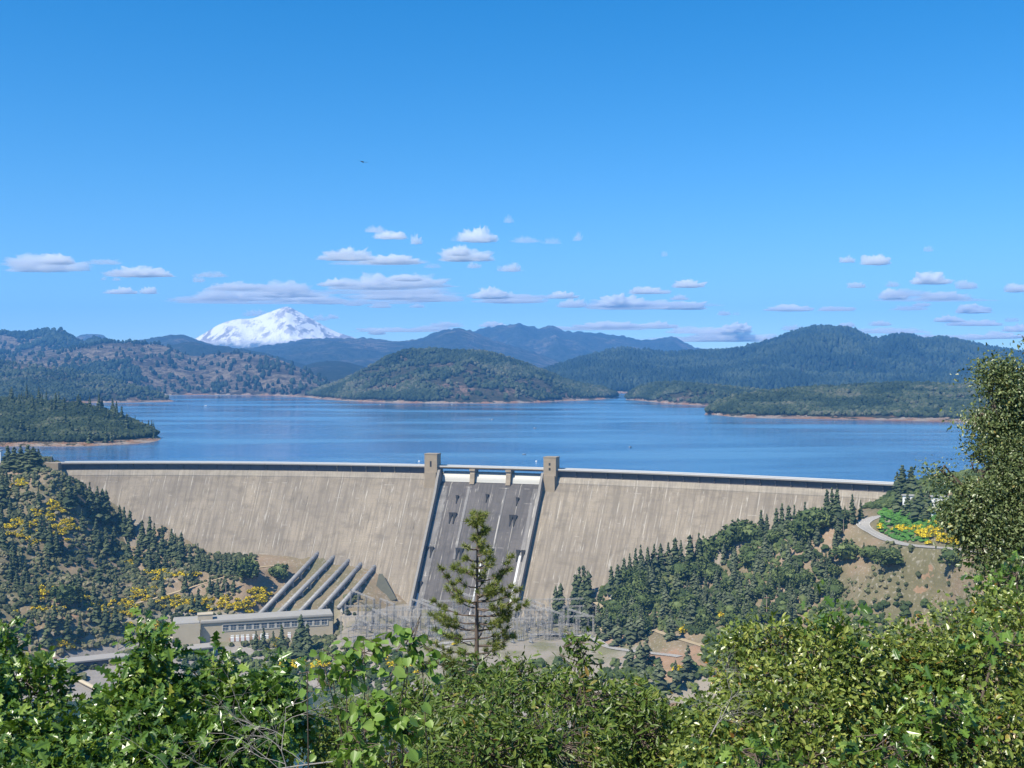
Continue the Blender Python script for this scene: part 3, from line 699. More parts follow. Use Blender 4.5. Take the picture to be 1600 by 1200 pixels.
# ------------------------------------------------------------------ far hills
ICO = None
def ico(sub=0):
    t_ = (1 + 5 ** .5) / 2
    V = np.array([(-1, t_, 0), (1, t_, 0), (-1, -t_, 0), (1, -t_, 0), (0, -1, t_), (0, 1, t_), (0, -1, -t_), (0, 1, -t_), (t_, 0, -1), (t_, 0, 1), (-t_, 0, -1), (-t_, 0, 1)], float)
    V /= np.linalg.norm(V[0])
    Fc = [(0, 11, 5), (0, 5, 1), (0, 1, 7), (0, 7, 10), (0, 10, 11), (1, 5, 9), (5, 11, 4), (11, 10, 2), (10, 7, 6), (7, 1, 8), (3, 9, 4), (3, 4, 2), (3, 2, 6), (3, 6, 8), (3, 8, 9), (4, 9, 5), (2, 4, 11), (6, 2, 10), (8, 6, 7), (9, 8, 1)]
    for _ in range(sub):
        V = list(map(tuple, V)); cache = {}; nf = []
        def mid(a, b):
            k = (min(a, b), max(a, b))
            if k not in cache:
                m = np.array(V[a]) + np.array(V[b]); m /= np.linalg.norm(m); V.append(tuple(m)); cache[k] = len(V) - 1
            return cache[k]
        for a, b, c_ in Fc:
            ab, bc, ca = mid(a, b), mid(b, c_), mid(c_, a); nf += [(a, ab, ca), (b, bc, ab), (c_, ca, bc), (ab, bc, ca)]
        V = np.array(V); Fc = nf
    return np.array(V), np.array(Fc)
I0, I1, I2 = ico(0), ico(1), ico(2)
def blobs(name, pts, rad, mat, hr=1.0, base=I0, jit=.28, spike=0.0, rnd=None):
    """many jittered crowns as one mesh; pts at ground level"""
    bv, bf = base; n = len(pts); k = len(bv)
    rad = np.asarray(rad, float) * np.ones(n)
    j = 1 + rng.uniform(-jit, jit, (n, k))
    th = rng.uniform(0, 2 * PI, n); co, si = np.cos(th), np.sin(th)
    x = bv[None, :, 0] * co[:, None] - bv[None, :, 1] * si[:, None]; y = bv[None, :, 0] * si[:, None] + bv[None, :, 1] * co[:, None]; z = np.broadcast_to(bv[None, :, 2], x.shape)
    hr = np.asarray(hr, float) * np.ones(n); sp = np.asarray(spike, float) * np.ones(n)
    taper = 1 - sp[:, None] * np.clip((z + 1) / 2, 0, 1)
    V = np.stack([x * j * rad[:, None] * taper, y * j * rad[:, None] * taper, z * j * (rad * hr)[:, None] + (rad * hr)[:, None] * .75], -1) + np.asarray(pts)[:, None, :]
    Fc = (bf[None] + (np.arange(n) * k)[:, None, None]).reshape(-1, 3)
    r_ = rng.random(n) if rnd is None else rnd
    at = np.clip(np.repeat(r_, k) + rng.uniform(-.12, .12, n * k), 0, 1)
    return mesh_np(name, V.reshape(-1, 3), Fc, attr=at)
def hill_mat(name, veg, veg2, bare, bare_amt, sc=.01, shore=3.5, bare2=None):
    t = NT(name, .95, .05); pos = t.geo(); x, y, z = t.sep(pos)
    v = t.mix(t.ramp(t.noise(pos, sc * 6, 6, .75), [(.38, 0.0), (.62, 1.0)]), veg, veg2)
    if bare_amt > 0:
        m1 = t.ramp(t.noise(pos, sc * .8, 5), [(.56 - bare_amt * .2, 0.0), (.68 - bare_amt * .2, 1.0)])
        m2 = t.ramp(t.noise(pos, sc * 5, 6, .8), [(.45, 0.0), (.56, 1.0)])
        v = t.mix(t.math('MULTIPLY', m1, m2), v, bare)
    s = t.math('LESS_THAN', z, t.math('MULTIPLY', t.ramp(t.noise(pos, sc * 3, 4), [(.38, .12), (.62, 1.4)]), shore)) if shore else None
    if shore: v = t.mix(s, v, t.mix(t.ramp(t.noise(pos, sc * 2, 3), [(.40, 0.0), (.6, 1.0)]), (.50, .41, .32), (.42, .23, .13)))
    t.color(v); t.bump(t.noise(pos, sc * 8, 6, .75), .8, .35 / sc)
    return t.m
HT_ = {}
def hill(name, sky_, shore, dcrest, mat, amp=.25, nx=260, nv=46, sc=None, behind=.6, rough=.012, fexp=.85):
    """sky_: skyline (px,py); shore: (px,py) rows on the water, or a constant base depth; dcrest: crest depth (number or (px,Y) knots)"""
    x0, x1 = sky_[0][0], sky_[-1][0]
    px = np.linspace(x0, x1, nx); py = smooth(sky_, px)
    Yc = smooth(dcrest, px) if hasattr(dcrest, '__len__') else np.full(nx, float(dcrest))
    if hasattr(shore, '__len__'):
        sy = smooth(shore, px); Ys = CZ * F / (sy - HZ); z0 = -4.0
    else: Ys = np.full(nx, float(shore)); z0 = -4.0
    Ys = np.minimum(Ys, Yc - 10)
    Zc = np.maximum(CZ - (py - HZ) / F * Yc, z0 + .5)
    v = np.concatenate([np.linspace(-.02, 1, nv), 1 + np.linspace(.08, 1, 8) * behind])
    Pv, Vv = np.meshgrid(px, v)
    Yd = Ys[None] + (Yc - Ys)[None] * Vv
    wob = (fbm(Pv / 60, Vv * 2.5, hash(name) % 97 if False else len(name) * 7, 3) - .5)
    X = (Pv - 800) / F * Yd; 
    f = np.where(Vv <= 1, np.clip(Vv, 0, 1) ** fexp, 1 - (Vv - 1) / behind * 1.0)
    S = sc or (Yc.mean() - Ys.mean()) * .35
    nz = fbm(X / S, Yd / S, len(name) * 13 + int(x0), 5, True) - .6
    nz2 = fbm(X / S * 3, Yd / S * 3, len(name) * 5 + 3, 4) - .5
    env = np.where(Vv <= 1, 4 * np.clip(Vv, 0, 1) * (1 - np.clip(Vv, 0, 1)), 0)
    Hh = (Zc - z0)[None]
    Z = z0 + Hh * f + env * Hh * (nz * amp * 1.6 + nz2 * amp * .6)
    cr = np.clip(1 - np.abs(Vv - 1) * 5, 0, 1)
    Z += cr * Hh * rough * (fbm(Pv / 7, Vv * 0 + 1, 31, 3) - .5) * 4
    Z = np.where(Vv < 0, z0 - 1, Z)
    V = np.stack([X, Yd, Z], -1); ny_, nx_ = Pv.shape; idx = np.arange(nx_ * ny_).reshape(ny_, nx_)
    Fq = np.stack([idx[:-1, :-1].ravel(), idx[:-1, 1:].ravel(), idx[1:, 1:].ravel(), idx[1:, :-1].ravel()], -1)
    o = obj(name, mesh_np(name, V.reshape(-1, 3), Fq, smooth_=True), mat); o['kind'] = 'structure'
    return V, v, o
def hill_pts(H, n, vmin=.03, vmax=1.0, zmin=3.0, dens=None, power=1.0):
    V, v, _ = H; ny_, nx_ = V.shape[:2]; jmax = np.searchsorted(v, 1.0)
    a = rng.uniform(0, nx_ - 1.01, n * 3); b = (vmin + (vmax - vmin) * rng.random(n * 3) ** power); b = np.interp(b, v, np.arange(len(v)))
    ia, ib = a.astype(int), b.astype(int); fa, fb = (a - ia)[:, None], (b - ib)[:, None]
    p = (V[ib, ia] * (1 - fa) + V[ib, np.minimum(ia + 1, nx_ - 1)] * fa) * (1 - fb) + (V[np.minimum(ib + 1, ny_ - 1), ia] * (1 - fa) + V[np.minimum(ib + 1, ny_ - 1), np.minimum(ia + 1, nx_ - 1)] * fa) * fb
    m = p[:, 2] > zmin
    if dens is not None: m &= rng.random(len(p)) < dens(p)
    return p[m][:n]
G_ = (.035, .050, .020); G2 = (.065, .080, .035)
m_near = hill_mat('peninsula_ground', (.05, .06, .03), (.13, .11, .065), (.36, .24, .15), .35, .02, 4.2)
m_mid = hill_mat('hillside_ground', (.05, .06, .035), (.11, .10, .06), (.34, .22, .16), .35, .009, 5.0)
m_brown = hill_mat('burnt_hillside_ground', (.055, .05, .04), (.13, .11, .075), (.33, .265, .185), .85, .006, 6.0)
m_far = hill_mat('forest_ridge_ground', (.028, .042, .028), (.055, .07, .045), (.16, .13, .10), .05, .004, 6.0)
m_hazeblue = hill_mat('far_ridge_haze_tint', (.035, .055, .05), (.085, .10, .085), (.22, .19, .15), .35, .0022, 0)  # blue-green ground colour paints in part of the distance haze
H_A = hill('near_peninsula', [(-120, 615), (-40, 618), (0, 624), (50, 628), (100, 632), (150, 640), (200, 658), (235, 674), (258, 690), (266, 698)],
           [(-120, 700), (0, 699), (60, 699), (120, 699), (180, 697), (230, 695), (266, 691)], [(-120, 2050), (100, 1980), (200, 1860), (266, 1720)], m_near, .12, 240, 40)
H_B = hill('shore_hill', [(-150, 548), (-60, 556), (0, 566), (60, 570), (110, 580), (160, 590), (210, 604), (250, 618), (275, 628)],
           [(-150, 630), (100, 630), (200, 629.5), (275, 628.5)], [(-150, 4700), (100, 4400), (200, 4050), (275, 3700)], m_mid, .18, 260, 40)
H_C2 = hill('brown_hill', [(-160, 545), (0, 552), (100, 545), (160, 536), (220, 536), (262, 542), (300, 556), (330, 553), (385, 552), (425, 558), (460, 571), (500, 590), (545, 604), (580, 617)],
            [(-160, 618.5), (200, 618), (400, 618), (520, 621), (580, 620)], [(-160, 6200), (200, 6000), (400, 5500), (580, 4700)], m_brown, .26, 380, 60)
H_C1 = hill('burnt_ridge', [(-160, 515), (-60, 522), (0, 520), (35, 522), (75, 516), (105, 519), (132, 532), (150, 528), (178, 536), (220, 546), (300, 566)], 6100, 7600, m_brown, .22, 320, 50)
H_D = hill('blue_hill', [(180, 545), (215, 531), (245, 527), (285, 523), (310, 531), (345, 541), (400, 552), (430, 566)], 8000, 9800, m_hazeblue, .2, 220, 40)
H_D2 = hill('dark_hill', [(220, 560), (262, 541), (295, 534), (330, 539), (380, 545), (420, 553), (470, 568), (520, 585), (560, 600)], 6500, 7800, m_far, .2, 240, 40)
H_E = hill('low_hill', [(440, 592), (475, 572), (520, 564), (560, 570), (600, 585), (640, 600)], 5200, 6800, m_far, .2, 180, 40)
H_G1 = hill('long_blue_ridge', [(300, 552), (350, 547), (420, 539), (480, 530), (540, 528), (565, 527), (610, 533), (640, 532), (680, 521), (712, 512), (728, 514), (760, 528), (800, 540), (840, 552), (900, 572), (960, 585), (1020, 600)],
            7500, [(300, 11500), (560, 11000), (712, 10500), (1020, 10000)], m_hazeblue, .30, 420, 70, rough=.02)
H_G2 = hill('high_blue_ridge', [(680, 530), (730, 520), (765, 512), (790, 508), (812, 506), (840, 512), (865, 510), (880, 516), (920, 519), (960, 523), (1010, 531), (1032, 529), (1048, 526), (1065, 533), (1090, 543), (1120, 548), (1200, 552), (1300, 560)],
            10000, 13000, m_hazeblue, .30, 380, 60, rough=.02)
H_S0 = hill('far_left_ridge', [(95, 540), (128, 523), (150, 521), (175, 530), (230, 535), (300, 545)], 10500, 12500, m_hazeblue, .2, 120, 30)
H_J = hill('far_right_ridge', [(1300, 560), (1400, 545), (1460, 531), (1500, 533), (1550, 544), (1620, 548), (1700, 552), (1850, 556)], 10000, 12500, m_hazeblue, .2, 220, 40)
H_I = hill('forested_mountain', [(820, 590), (870, 577), (900, 567), (935, 557), (965, 550), (1005, 552), (1045, 556), (1080, 553), (1110, 553), (1150, 549), (1180, 543), (1215, 533), (1245, 521), (1268, 515), (1300, 514), (1330, 517), (1350, 527), (1370, 533), (1395, 528), (1425, 528), (1445, 534), (1470, 531), (1490, 534), (1520, 541), (1560, 548), (1620, 556), (1760, 560)],
           [(820, 613), (1000, 614), (1200, 614), (1760, 616)], [(820, 6400), (1300, 7400), (1760, 7800)], m_far, .30, 560, 80, rough=.008)
H_H = hill('central_hill', [(470, 622), (500, 609), (530, 599), (560, 584), (595, 566), (625, 552), (655, 548), (690, 549), (740, 551), (770, 555), (810, 567), (850, 582), (885, 596), (920, 605), (950, 611), (968, 621)],
           [(470, 621), (550, 627), (620, 629), (700, 630), (800, 630), (880, 627), (930, 625), (968, 622)], [(470, 4300), (700, 4400), (968, 4150)], m_mid, .22, 420, 60)
H_K = hill('small_headland', [(978, 622), (990, 611), (1020, 602), (1060, 601), (1100, 604), (1160, 609), (1220, 616), (1260, 622)],
           [(978, 623.5), (1040, 630), (1100, 634), (1260, 636)], [(978, 3900), (1100, 3700), (1260, 3500)], m_mid, .2, 220, 34)
H_L = hill('right_peninsula', [(1100, 648), (1112, 636), (1135, 626), (1170, 618), (1210, 613), (1260, 608), (1300, 606), (1350, 603), (1400, 601), (1500, 603), (1600, 602), (1720, 598), (1850, 590)],
           [(1100, 646), (1150, 652), (1200, 654), (1300, 656), (1400, 658), (1530, 662), (1650, 668), (1850, 674)], [(1100, 2650), (1300, 3000), (1850, 3000)], m_mid, .16, 460, 46)
# snow mountain
t = NT('snow_mountain', .7, .2); pos = t.geo(); nrm = t.n('ShaderNodeNewGeometry').outputs['Normal']; x, y, z = t.sep(pos); nx_, ny_, nz_ = t.sep(nrm)
rn = t.noise(t.mapv(pos, (1, .5, .35)), .006, 8, .75)
snowline = t.ramp(t.math('ADD', t.math('DIVIDE', z, 900), t.math('MULTIPLY', t.math('SUBTRACT', rn, .5), .40)), [(.44, 0.0), (.56, 1.0)])
rock = t.ramp(rn, [(.50, 0.0), (.55, 1.0)])
snow = t.mix(t.math('MULTIPLY', rock, t.ramp(t.noise(pos, .0011, 4), [(.36, 0.15), (.52, .95)])), (.95, .90, .81), (.30, .25, .24))
t.color(t.mix(snowline, (.10, .12, .13), snow)); t.bump(rn, .5, 60); M['snow'] = t.m
H_F = hill('snow_mountain', [(240, 556), (290, 537), (312, 525), (345, 506), (368, 499), (395, 497), (420, 488), (437, 482), (448, 479), (459, 483), (476, 492), (496, 503), (522, 517), (552, 527), (600, 541), (680, 556)],
           13200, 16000, M['snow'], .085, 620, 90, sc=500, rough=.001, fexp=1.7)
# woods on the hills
m_wood = leafmat('wood_foliage', [(0, (.020, .034, .020)), (.4, (.038, .056, .032)), (.75, (.066, .084, .050)), (1, (.12, .12, .09))], .8, 0, spec=.1)
m_woodd = leafmat('conifer_wood_foliage', [(0, (.014, .028, .024)), (.5, (.028, .048, .038)), (1, (.055, .078, .058))], .8, 0, spec=.1)
def wood(name, H, n, r, mat, hr=1.0, base=I0, zmin=4.5, spike=0, dens=None, label=None, vmin=.02, jit=.28, power=1.0):
    p = hill_pts(H, n, vmin, 1.02, zmin, dens, power); rr = r * rng.uniform(.6, 1.35, len(p))
    cl = np.clip(fbm(p[:, 0] / (r * 14), p[:, 1] / (r * 14), 5, 3) * 1.6 - .3 + rng.uniform(-.25, .25, len(p)), 0, 1)
    tag(obj(name, blobs(name, p, rr, mat, hr, base, jit, spike, cl), mat), label, 'woodland', kind='stuff')
patch = lambda s, lo, hi, sd=4: (lambda p: np.clip((fbm(p[:, 0] / s, p[:, 1] / s, sd, 4) - lo) / (hi - lo), 0.04, 1))
wood('shrub_cover', H_A, 7000, 4.2, m_wood, .85, I1, 4.5, 0, patch(150, .25, .42), 'dense green scrub covering the nearest peninsula on the left shore', power=.9)
wood('shrub_cover', H_B, 5500, 8.0, m_wood, .9, I0, 5, .3, patch(400, .38, .55), 'patchy dark scrub on the low shore hill behind the near peninsula')
wood('shrub_cover', H_H, 9000, 8.0, m_wood, .9, I0, 6, .2, patch(350, .36, .50, 11), 'green oak scrub covering the rounded hill in the middle of the lake')
wood('shrub_cover', H_L, 9000, 6.0, m_wood, .9, I0, 5, .1, patch(300, .2, .35), 'thick green oak scrub covering the low peninsula on the right shore')
wood('shrub_cover', H_K, 2500, 7.0, m_wood, .9, I0, 5, .2, patch(250, .40, .56), 'scrub on the small reddish headland before the forested mountain')
wood('woodland', H_C2, 8000, 10, m_woodd, 1.1, I0, 6, .4, patch(900, .50, .62), 'dark woodland strips on the brown hills of the far left shore', power=1.5)
wood('woodland', H_C1, 5000, 13, m_woodd, 1.0, I0, 6, .3, patch(900, .50, .62), 'dark woodland on the burnt ridge at the far left')
wood('woodland', H_I, 22000, 13, m_woodd, 1.3, I0, 6, .5, patch(900, .22, .36), 'dense conifer forest on the broad mountain right of centre')
# individual conifers standing along the near peninsula, and other copies over the valley: prototypes
def conifer(seed, h=1.0, lean=0, sparse=0.0, wide=.2):
    """unit height conifer: tapered trunk and whorls of ragged drooping boughs"""
    r = np.random.default_rng(seed); V = []; Fc = []; at = []
    lv = 15; n = 0
    for i in range(lv):
        tz = .10 + .88 * i / lv; rad = wide * (1 - tz) ** .8 * (.72 + .5 * r.random()) + .012
        nb = 9 if i < 10 else 6
        for k in range(nb):
            if r.random() < sparse: continue
            a = 2 * PI * (k + r.random() * .8) / nb; L = rad * r.uniform(.55, 1.25); w_ = L * .42 + .008
            d = np.array([math.cos(a), math.sin(a)]); s_ = np.array([-d[1], d[0]])
            zb = tz + r.uniform(-.02, .02); dr = L * r.uniform(.1, .5)
            pts = [(0, 0, zb + .035), (*(d * L * .55 + s_ * w_), zb - dr * .3), (*(d * L), zb - dr), (*(d * L * .55 - s_ * w_), zb - dr * .3), (*(d * L * .5), zb + .03 + .01 * r.random()), (*(d * L * .5), zb - dr - .03)]
            V += pts; c_ = r.random()
            at += [c_] * 6
            Fc += [(n, n + 1, n + 4), (n + 1, n + 2, n + 4), (n + 2, n + 3, n + 4), (n + 3, n, n + 4), (n, n + 5, n + 1), (n + 1, n + 5, n + 2), (n + 2, n + 5, n + 3), (n + 3, n + 5, n)]
            n += 6
    return mesh_np('crown', np.array(V), np.array(Fc), attr=at)
def broadleaf(seed, n=260, flat=.8, leaf=.16):
    """unit radius crown: lobed shell of leaf clump faces"""
    r = np.random.default_rng(seed); lobes = [(0, 0, .75, .62)] + [(math.cos(a) * .48, math.sin(a) * .48, .55 + r.uniform(-.18, .3), r.uniform(.32, .48)) for a in np.linspace(0, 2 * PI, 6)[:-1] + r.random()]
    V = []; Fc = []; at = []; k = 0
    for i in range(n):
        l = lobes[r.integers(len(lobes))]; u = r.normal(size=3); u /= np.linalg.norm(u); rr = l[3] * r.uniform(.65, 1.08)
        c_ = np.array([l[0] + u[0] * rr, l[1] + u[1] * rr, (l[2] + u[2] * rr * flat)])
        if c_[2] < .05: continue
        col_ = r.random()
        for _ in range(2):
            a = r.normal(size=3); a /= np.linalg.norm(a); b = np.cross(a, r.normal(size=3)); b /= np.linalg.norm(b); s_ = leaf * r.uniform(.6, 1.3)
            V += [c_ + a * s_, c_ - a * s_ * .5 + b * s_ * .8, c_ - a * s_ * .5 - b * s_ * .8, c_ + np.cross(a, b) * s_ * .6]; at += [col_] * 4
            Fc += [(k, k + 1, k + 3), (k + 1, k + 2, k + 3), (k + 2, k, k + 3)]; k += 4
    b0, f0 = I1; core = b0 * np.array([.62, .62, .5]) * (1 + r.uniform(-.2, .2, (len(b0), 1))) + np.array([0, 0, .62])
    V += list(core); at += [.3] * len(core); Fc += [tuple(q + k for q in f) for f in f0]
    return mesh_np('crown', np.array(V), np.array(Fc), attr=at)
def trunk_mesh(h, r0, seed=0, limbs=0):
    mb = MB(); r = np.random.default_rng(seed)
    mb.path([(0, 0, -.06), (r.uniform(-.01, .01), 0, h * .5), (0, 0, h)], [r0, r0 * .7, r0 * .25], 6)
    for k in range(limbs):
        a = r.random() * 2 * PI; z = h * r.uniform(.4, .8); mb.tube((0, 0, z), (math.cos(a) * .4, math.sin(a) * .4, z + .35), r0 * .45, r0 * .15, 5)
    return mesh_np('trunk', np.vstack(mb.V), [np.array(f) for f in mb.F.values()])
M['conif'] = leafmat('conifer_needles', [(0, (.034, .050, .028)), (.5, (.066, .090, .048)), (1, (.12, .14, .078))], .75, 0, 'mix', spec=.15)
M['oak'] = leafmat('oak_foliage', [(0, (.042, .066, .026)), (.5, (.086, .124, .044)), (1, (.155, .19, .076))], .7, 0, 'mix', spec=.2)
M['greypine'] = leafmat('grey_pine_needles', [(0, (.055, .070, .044)), (.5, (.09, .112, .070)), (1, (.15, .17, .11))], .75, 0, 'mix', spec=.15)
M['broom'] = leafmat('broom_flowers', [(0, (.07, .085, .02)), (.30, (.14, .14, .02)), (.42, (.70, .52, .02)), (1, (.9, .72, .04))], .7, 0, 'rnd', spec=.1)
M['brush'] = leafmat('brush_foliage', [(0, (.052, .064, .036)), (.3, (.10, .115, .062)), (.55, (.165, .165, .095)), (.75, (.21, .185, .13)), (1, (.28, .245, .19))], .8, 0, 'rnd', spec=.1)
M['brushg'] = leafmat('green_brush_foliage', [(0, (.042, .064, .028)), (.4, (.080, .110, .044)), (.75, (.13, .16, .068)), (1, (.18, .185, .10))], .8, 0, 'rnd', spec=.1)
def tree_proto(nm, crown, trunk, cm):
    e = empty(nm); link(bpy.data.objects.new('crown', crown), e).data.materials.append(M[cm]); link(bpy.data.objects.new('trunk', trunk), e).data.materials.append(M['bark']); return e
PROTO = {'conifer': [(conifer(s, wide=w_, sparse=sp), trunk_mesh(.97, .016, s)) for s, w_, sp in ((1, .19, .1), (2, .16, .25), (3, .23, .3), (4, .13, .35), (5, .21, .4), (6, .17, .45))],
         'pine': [(conifer(s, wide=w_, sparse=sp), trunk_mesh(.97, .018, s)) for s, w_, sp in ((11, .28, .35), (12, .24, .45))],
         'oak': [(broadleaf(s, fl_n, fl_f), trunk_mesh(.9, .07, s, 4)) for s, fl_n, fl_f in ((21, 260, .8), (22, 200, 1.0), (23, 300, .7), (24, 180, 1.15), (25, 240, .9))]}
CNT = {}
def plant(kind, p, size, label, group, cm=None, nm=None):
    k = int(rng.integers(len(PROTO[kind]))); cr, tr = PROTO[kind][k]; cm = cm or {'conifer': 'conif', 'pine': 'greypine', 'oak': 'oak'}[kind]
    key = (kind, k, cm)
    nm = nm or {'conifer': 'conifer', 'pine': 'pine_tree', 'oak': 'oak_tree'}[kind]
    if key not in CNT:
        a, b = cr.copy(), tr.copy(); a.materials.append(M[cm]); b.materials.append(M['bark']); CNT[key] = (a, b)
    a, b = CNT[key]
    e = empty(nm, tuple(p), rng.uniform(0, 2 * PI)); e.scale = size if hasattr(size, '__len__') else (size,) * 3
    link(bpy.data.objects.new('crown', a), e); link(bpy.data.objects.new('trunk', b), e)
    tag(e, label, 'tree', group); return e
# near peninsula conifers
for k in range(64):
    if k < 34: px = rng.uniform(-20, 140) if k < 20 else rng.uniform(120, 262)
    else: px = rng.uniform(-20, 255)
    V, v, _ = H_A; j = int(np.interp(px, (V[0, :, 0] / V[0, :, 1] * F + 800), np.arange(V.shape[1]))); vv = rng.uniform(.8, 1.0) if k < 40 else rng.uniform(.05, .8); i = int(np.searchsorted(v, vv)); p = V[i, j]
    if p[2] < 2: continue
    s = rng.uniform(18, 34) * (1 if px < 200 else .7)
    plant('conifer', p - np.array([0, 0, 1]), (s, s, s), 'dark conifer rising above the scrub of the near left peninsula', 'conifers on the near left peninsula')
# ------------------------------------------------------------------ vegetation of the valley sides
LG = 'conifers on the hillside left of the dam'; RG = 'conifers on the hillside right of the dam'
LL = 'dark conifer on the steep hillside left of the dam'; RL = 'dark conifer on the hillside right of the dam'
def zone(px, y):
    if px < 560:
        if px > 395 and y > 960: return 'before the powerhouse windows'
        e_ = 745 + (px - 110) * .60
        if y < 800 and px < 100: return 'at the top of the left hillside beneath the crest'
        if y - e_ < 75 and px > 100: return ('against the upper left end of the dam face' if px < 180 else 'along the sloping left foot of the dam face' if px < 280 else 'in the row ending at the sandy bench')
        if y < 880: return 'among the yellow broom high on the left hillside' if px < 120 else 'halfway down the left hillside'
        if y < 940: return 'in the dark middle of the left hillside' if px < 150 else 'beside the dirt path left of the penstocks'
        return 'on the low bank above the river deck'
    if px < 950: return 'at the right toe of the dam by the switchyard' if y < 990 else 'beside the valley road right of the switchyard'
    if y < 870 and px < 1345: return 'on the ridge line against the right dam face' if px > 1150 else 'on the lower ridge line against the right dam face'
    if px > 1310: return 'on the brown bank around the hairpin road'
    if px < 1060: return 'in the lower wood between the dam and the valley road' if y < 960 else 'above the orange cutting of the valley road'
    return 'in the middle of the right hand wood' if px < 1200 else 'in the upper wood below the hairpin road'
def at_px(kind, px, base, top, label, group, wide=1.0, cm=None):
    p = ground(px, base); hgt_ = (base - top) / F * p[1]
    if 'dark conifer on' in label: label = ('tall narrow' if base - top > 38 else 'short' if base - top < 28 else 'medium') + ' dark conifer ' + zone(px, base)
    elif 'in the wood' in label or 'low on the slope' in label: label = (('big ' if base - top > 40 else 'small ' if base - top < 21 else 'middling ') + ('round green oak ' if kind == 'oak' else 'slender conifer ' if kind == 'conifer' else 'loose grey-green pine ') + zone(px, base)) + (', uphill' if base < np.interp(px, [955, 1100, 1300], [955, 930, 890]) else ', downhill')
    elif 'standing alone' in label: label = 'round dark oak standing apart ' + zone(px, base)
    if kind == 'oak': s = hgt_ / 1.35; plant(kind, p - np.array([0, 0, s * .05]), (s * wide, s * wide, s), label, group, cm)
    else: plant(kind, p - np.array([0, 0, .3]), (hgt_ * wide, hgt_ * wide, hgt_), label, group, cm)
for (x, b, t_) in [(108, 795, 742), (118, 790, 755), (140, 800, 752), (152, 815, 757), (160, 818, 762), (166, 822, 764), (187, 828, 788), (194, 832, 790), (203, 845, 797), (222, 852, 811), (234, 855, 807), (241, 858, 815), (253, 868, 820), (268, 870, 825), (274, 872, 832), (283, 880, 829), (297, 884, 848), (309, 888, 847), (318, 890, 862), (326, 892, 864), (335, 893, 868),
                   (345, 896, 866), (352, 898, 862), (360, 899, 864), (368, 899, 868), (78, 868, 815), (88, 866, 820), (95, 790, 760), (128, 830, 795), (150, 850, 810), (165, 860, 822), (178, 862, 820), (200, 875, 838), (215, 880, 845), (232, 885, 850), (246, 890, 850), (258, 893, 858), (290, 925, 893), (328, 928, 898), (340, 934, 905), (352, 925, 898), (365, 925, 895),
                   (155, 912, 872), (40, 910, 868), (20, 880, 840), (5, 860, 820), (60, 790, 760), (30, 990, 950), (50, 1000, 955), (85, 985, 940), (75, 1010, 955), (105, 1005, 962), (165, 985, 935), (180, 990, 942), (150, 975, 935), (125, 1000, 960), (300, 955, 925), (310, 960, 918), (255, 935, 905), (10, 770, 735), (3, 790, 740)]:
    at_px('conifer', x, b, t_, LL, LG, rng.uniform(1.0, 1.35))
for k in range(48):
    x = rng.uniform(0, 330); y = rng.uniform(800, 960)
    if y < 735 + x * .42 + 25 or (y > 925 and x > 200): continue
    at_px('conifer', x, y, y - rng.uniform(22, 42), LL, LG, rng.uniform(1.0, 1.4))
for (x, b, t_) in [(1001, 905, 849), (984, 905, 862), (993, 905, 856), (1012, 902, 852), (1022, 900, 848), (1032, 898, 846), (1044, 895, 845), (1055, 893, 837), (1064, 893, 842), (1078, 890, 834), (1092, 888, 832), (1120, 868, 845), (1189, 838, 795), (1198, 838, 800), (1213, 840, 792), (1222, 838, 784), (1232, 838, 787), (1241, 838, 786), (1258, 830, 782), (1268, 828, 792), (1292, 822, 762), (1300, 822, 760), (1308, 822, 762), (1320, 820, 790), (1332, 818, 770), (1345, 812, 780), (965, 925, 880), (955, 930, 885), (975, 915, 870),
                   (905, 975, 882), (912, 975, 880), (919, 978, 888), (899, 975, 895), (868, 975, 912), (876, 975, 908), (1350, 872, 846)]:
    at_px('conifer', x, b, t_, RL, RG, rng.uniform(.95, 1.3))
for (x, b, t_, w_) in [(1410, 768, 725, 1.9), (1424, 770, 727, 1.9), (1402, 772, 735, 1.6), (1405, 800, 752, 1.5), (1438, 812, 756, 1.7), (1450, 815, 765, 1.7), (1428, 812, 775, 1.6), (1418, 806, 768, 1.5)]:
    at_px('conifer', x, b, t_, 'broad dark cedar by the white buildings at the right end of the dam', 'cedars at the right end of the dam', w_)
for (x, b, t_, w_) in [(22, 734, 702, 1.9), (32, 736, 700, 2.0), (43, 737, 699, 2.2), (52, 737, 702, 2.2), (60, 736, 706, 1.8), (12, 732, 700, 1.6)]:
    at_px('conifer', x, b, t_ - 6, 'spreading dark tree by the car park at the left end of the dam', 'spreading trees at the left end of the dam', w_)
# grey pines low on the right
for (x, b, t_) in [(915, 985, 935), (935, 990, 940), (948, 1000, 950), (965, 1010, 960), (985, 1005, 955), (1000, 1000, 945), (1048, 1000, 950), (1010, 1042, 990), (985, 1045, 1003), (1000, 1048, 1000), (1030, 1085, 1030), (1055, 1082, 1030), (1075, 1060, 1005), (1005, 1080, 1030), (1040, 960, 915), (1080, 980, 935), (1110, 975, 925), (1090, 940, 900), (1140, 960, 915), (1020, 930, 890), (1170, 950, 905), (1060, 935, 895)]:
    at_px('pine', x, b, t_, 'loose grey-green pine low on the slope right of the switchyard', 'grey pines right of the switchyard', rng.uniform(1.1, 1.5))
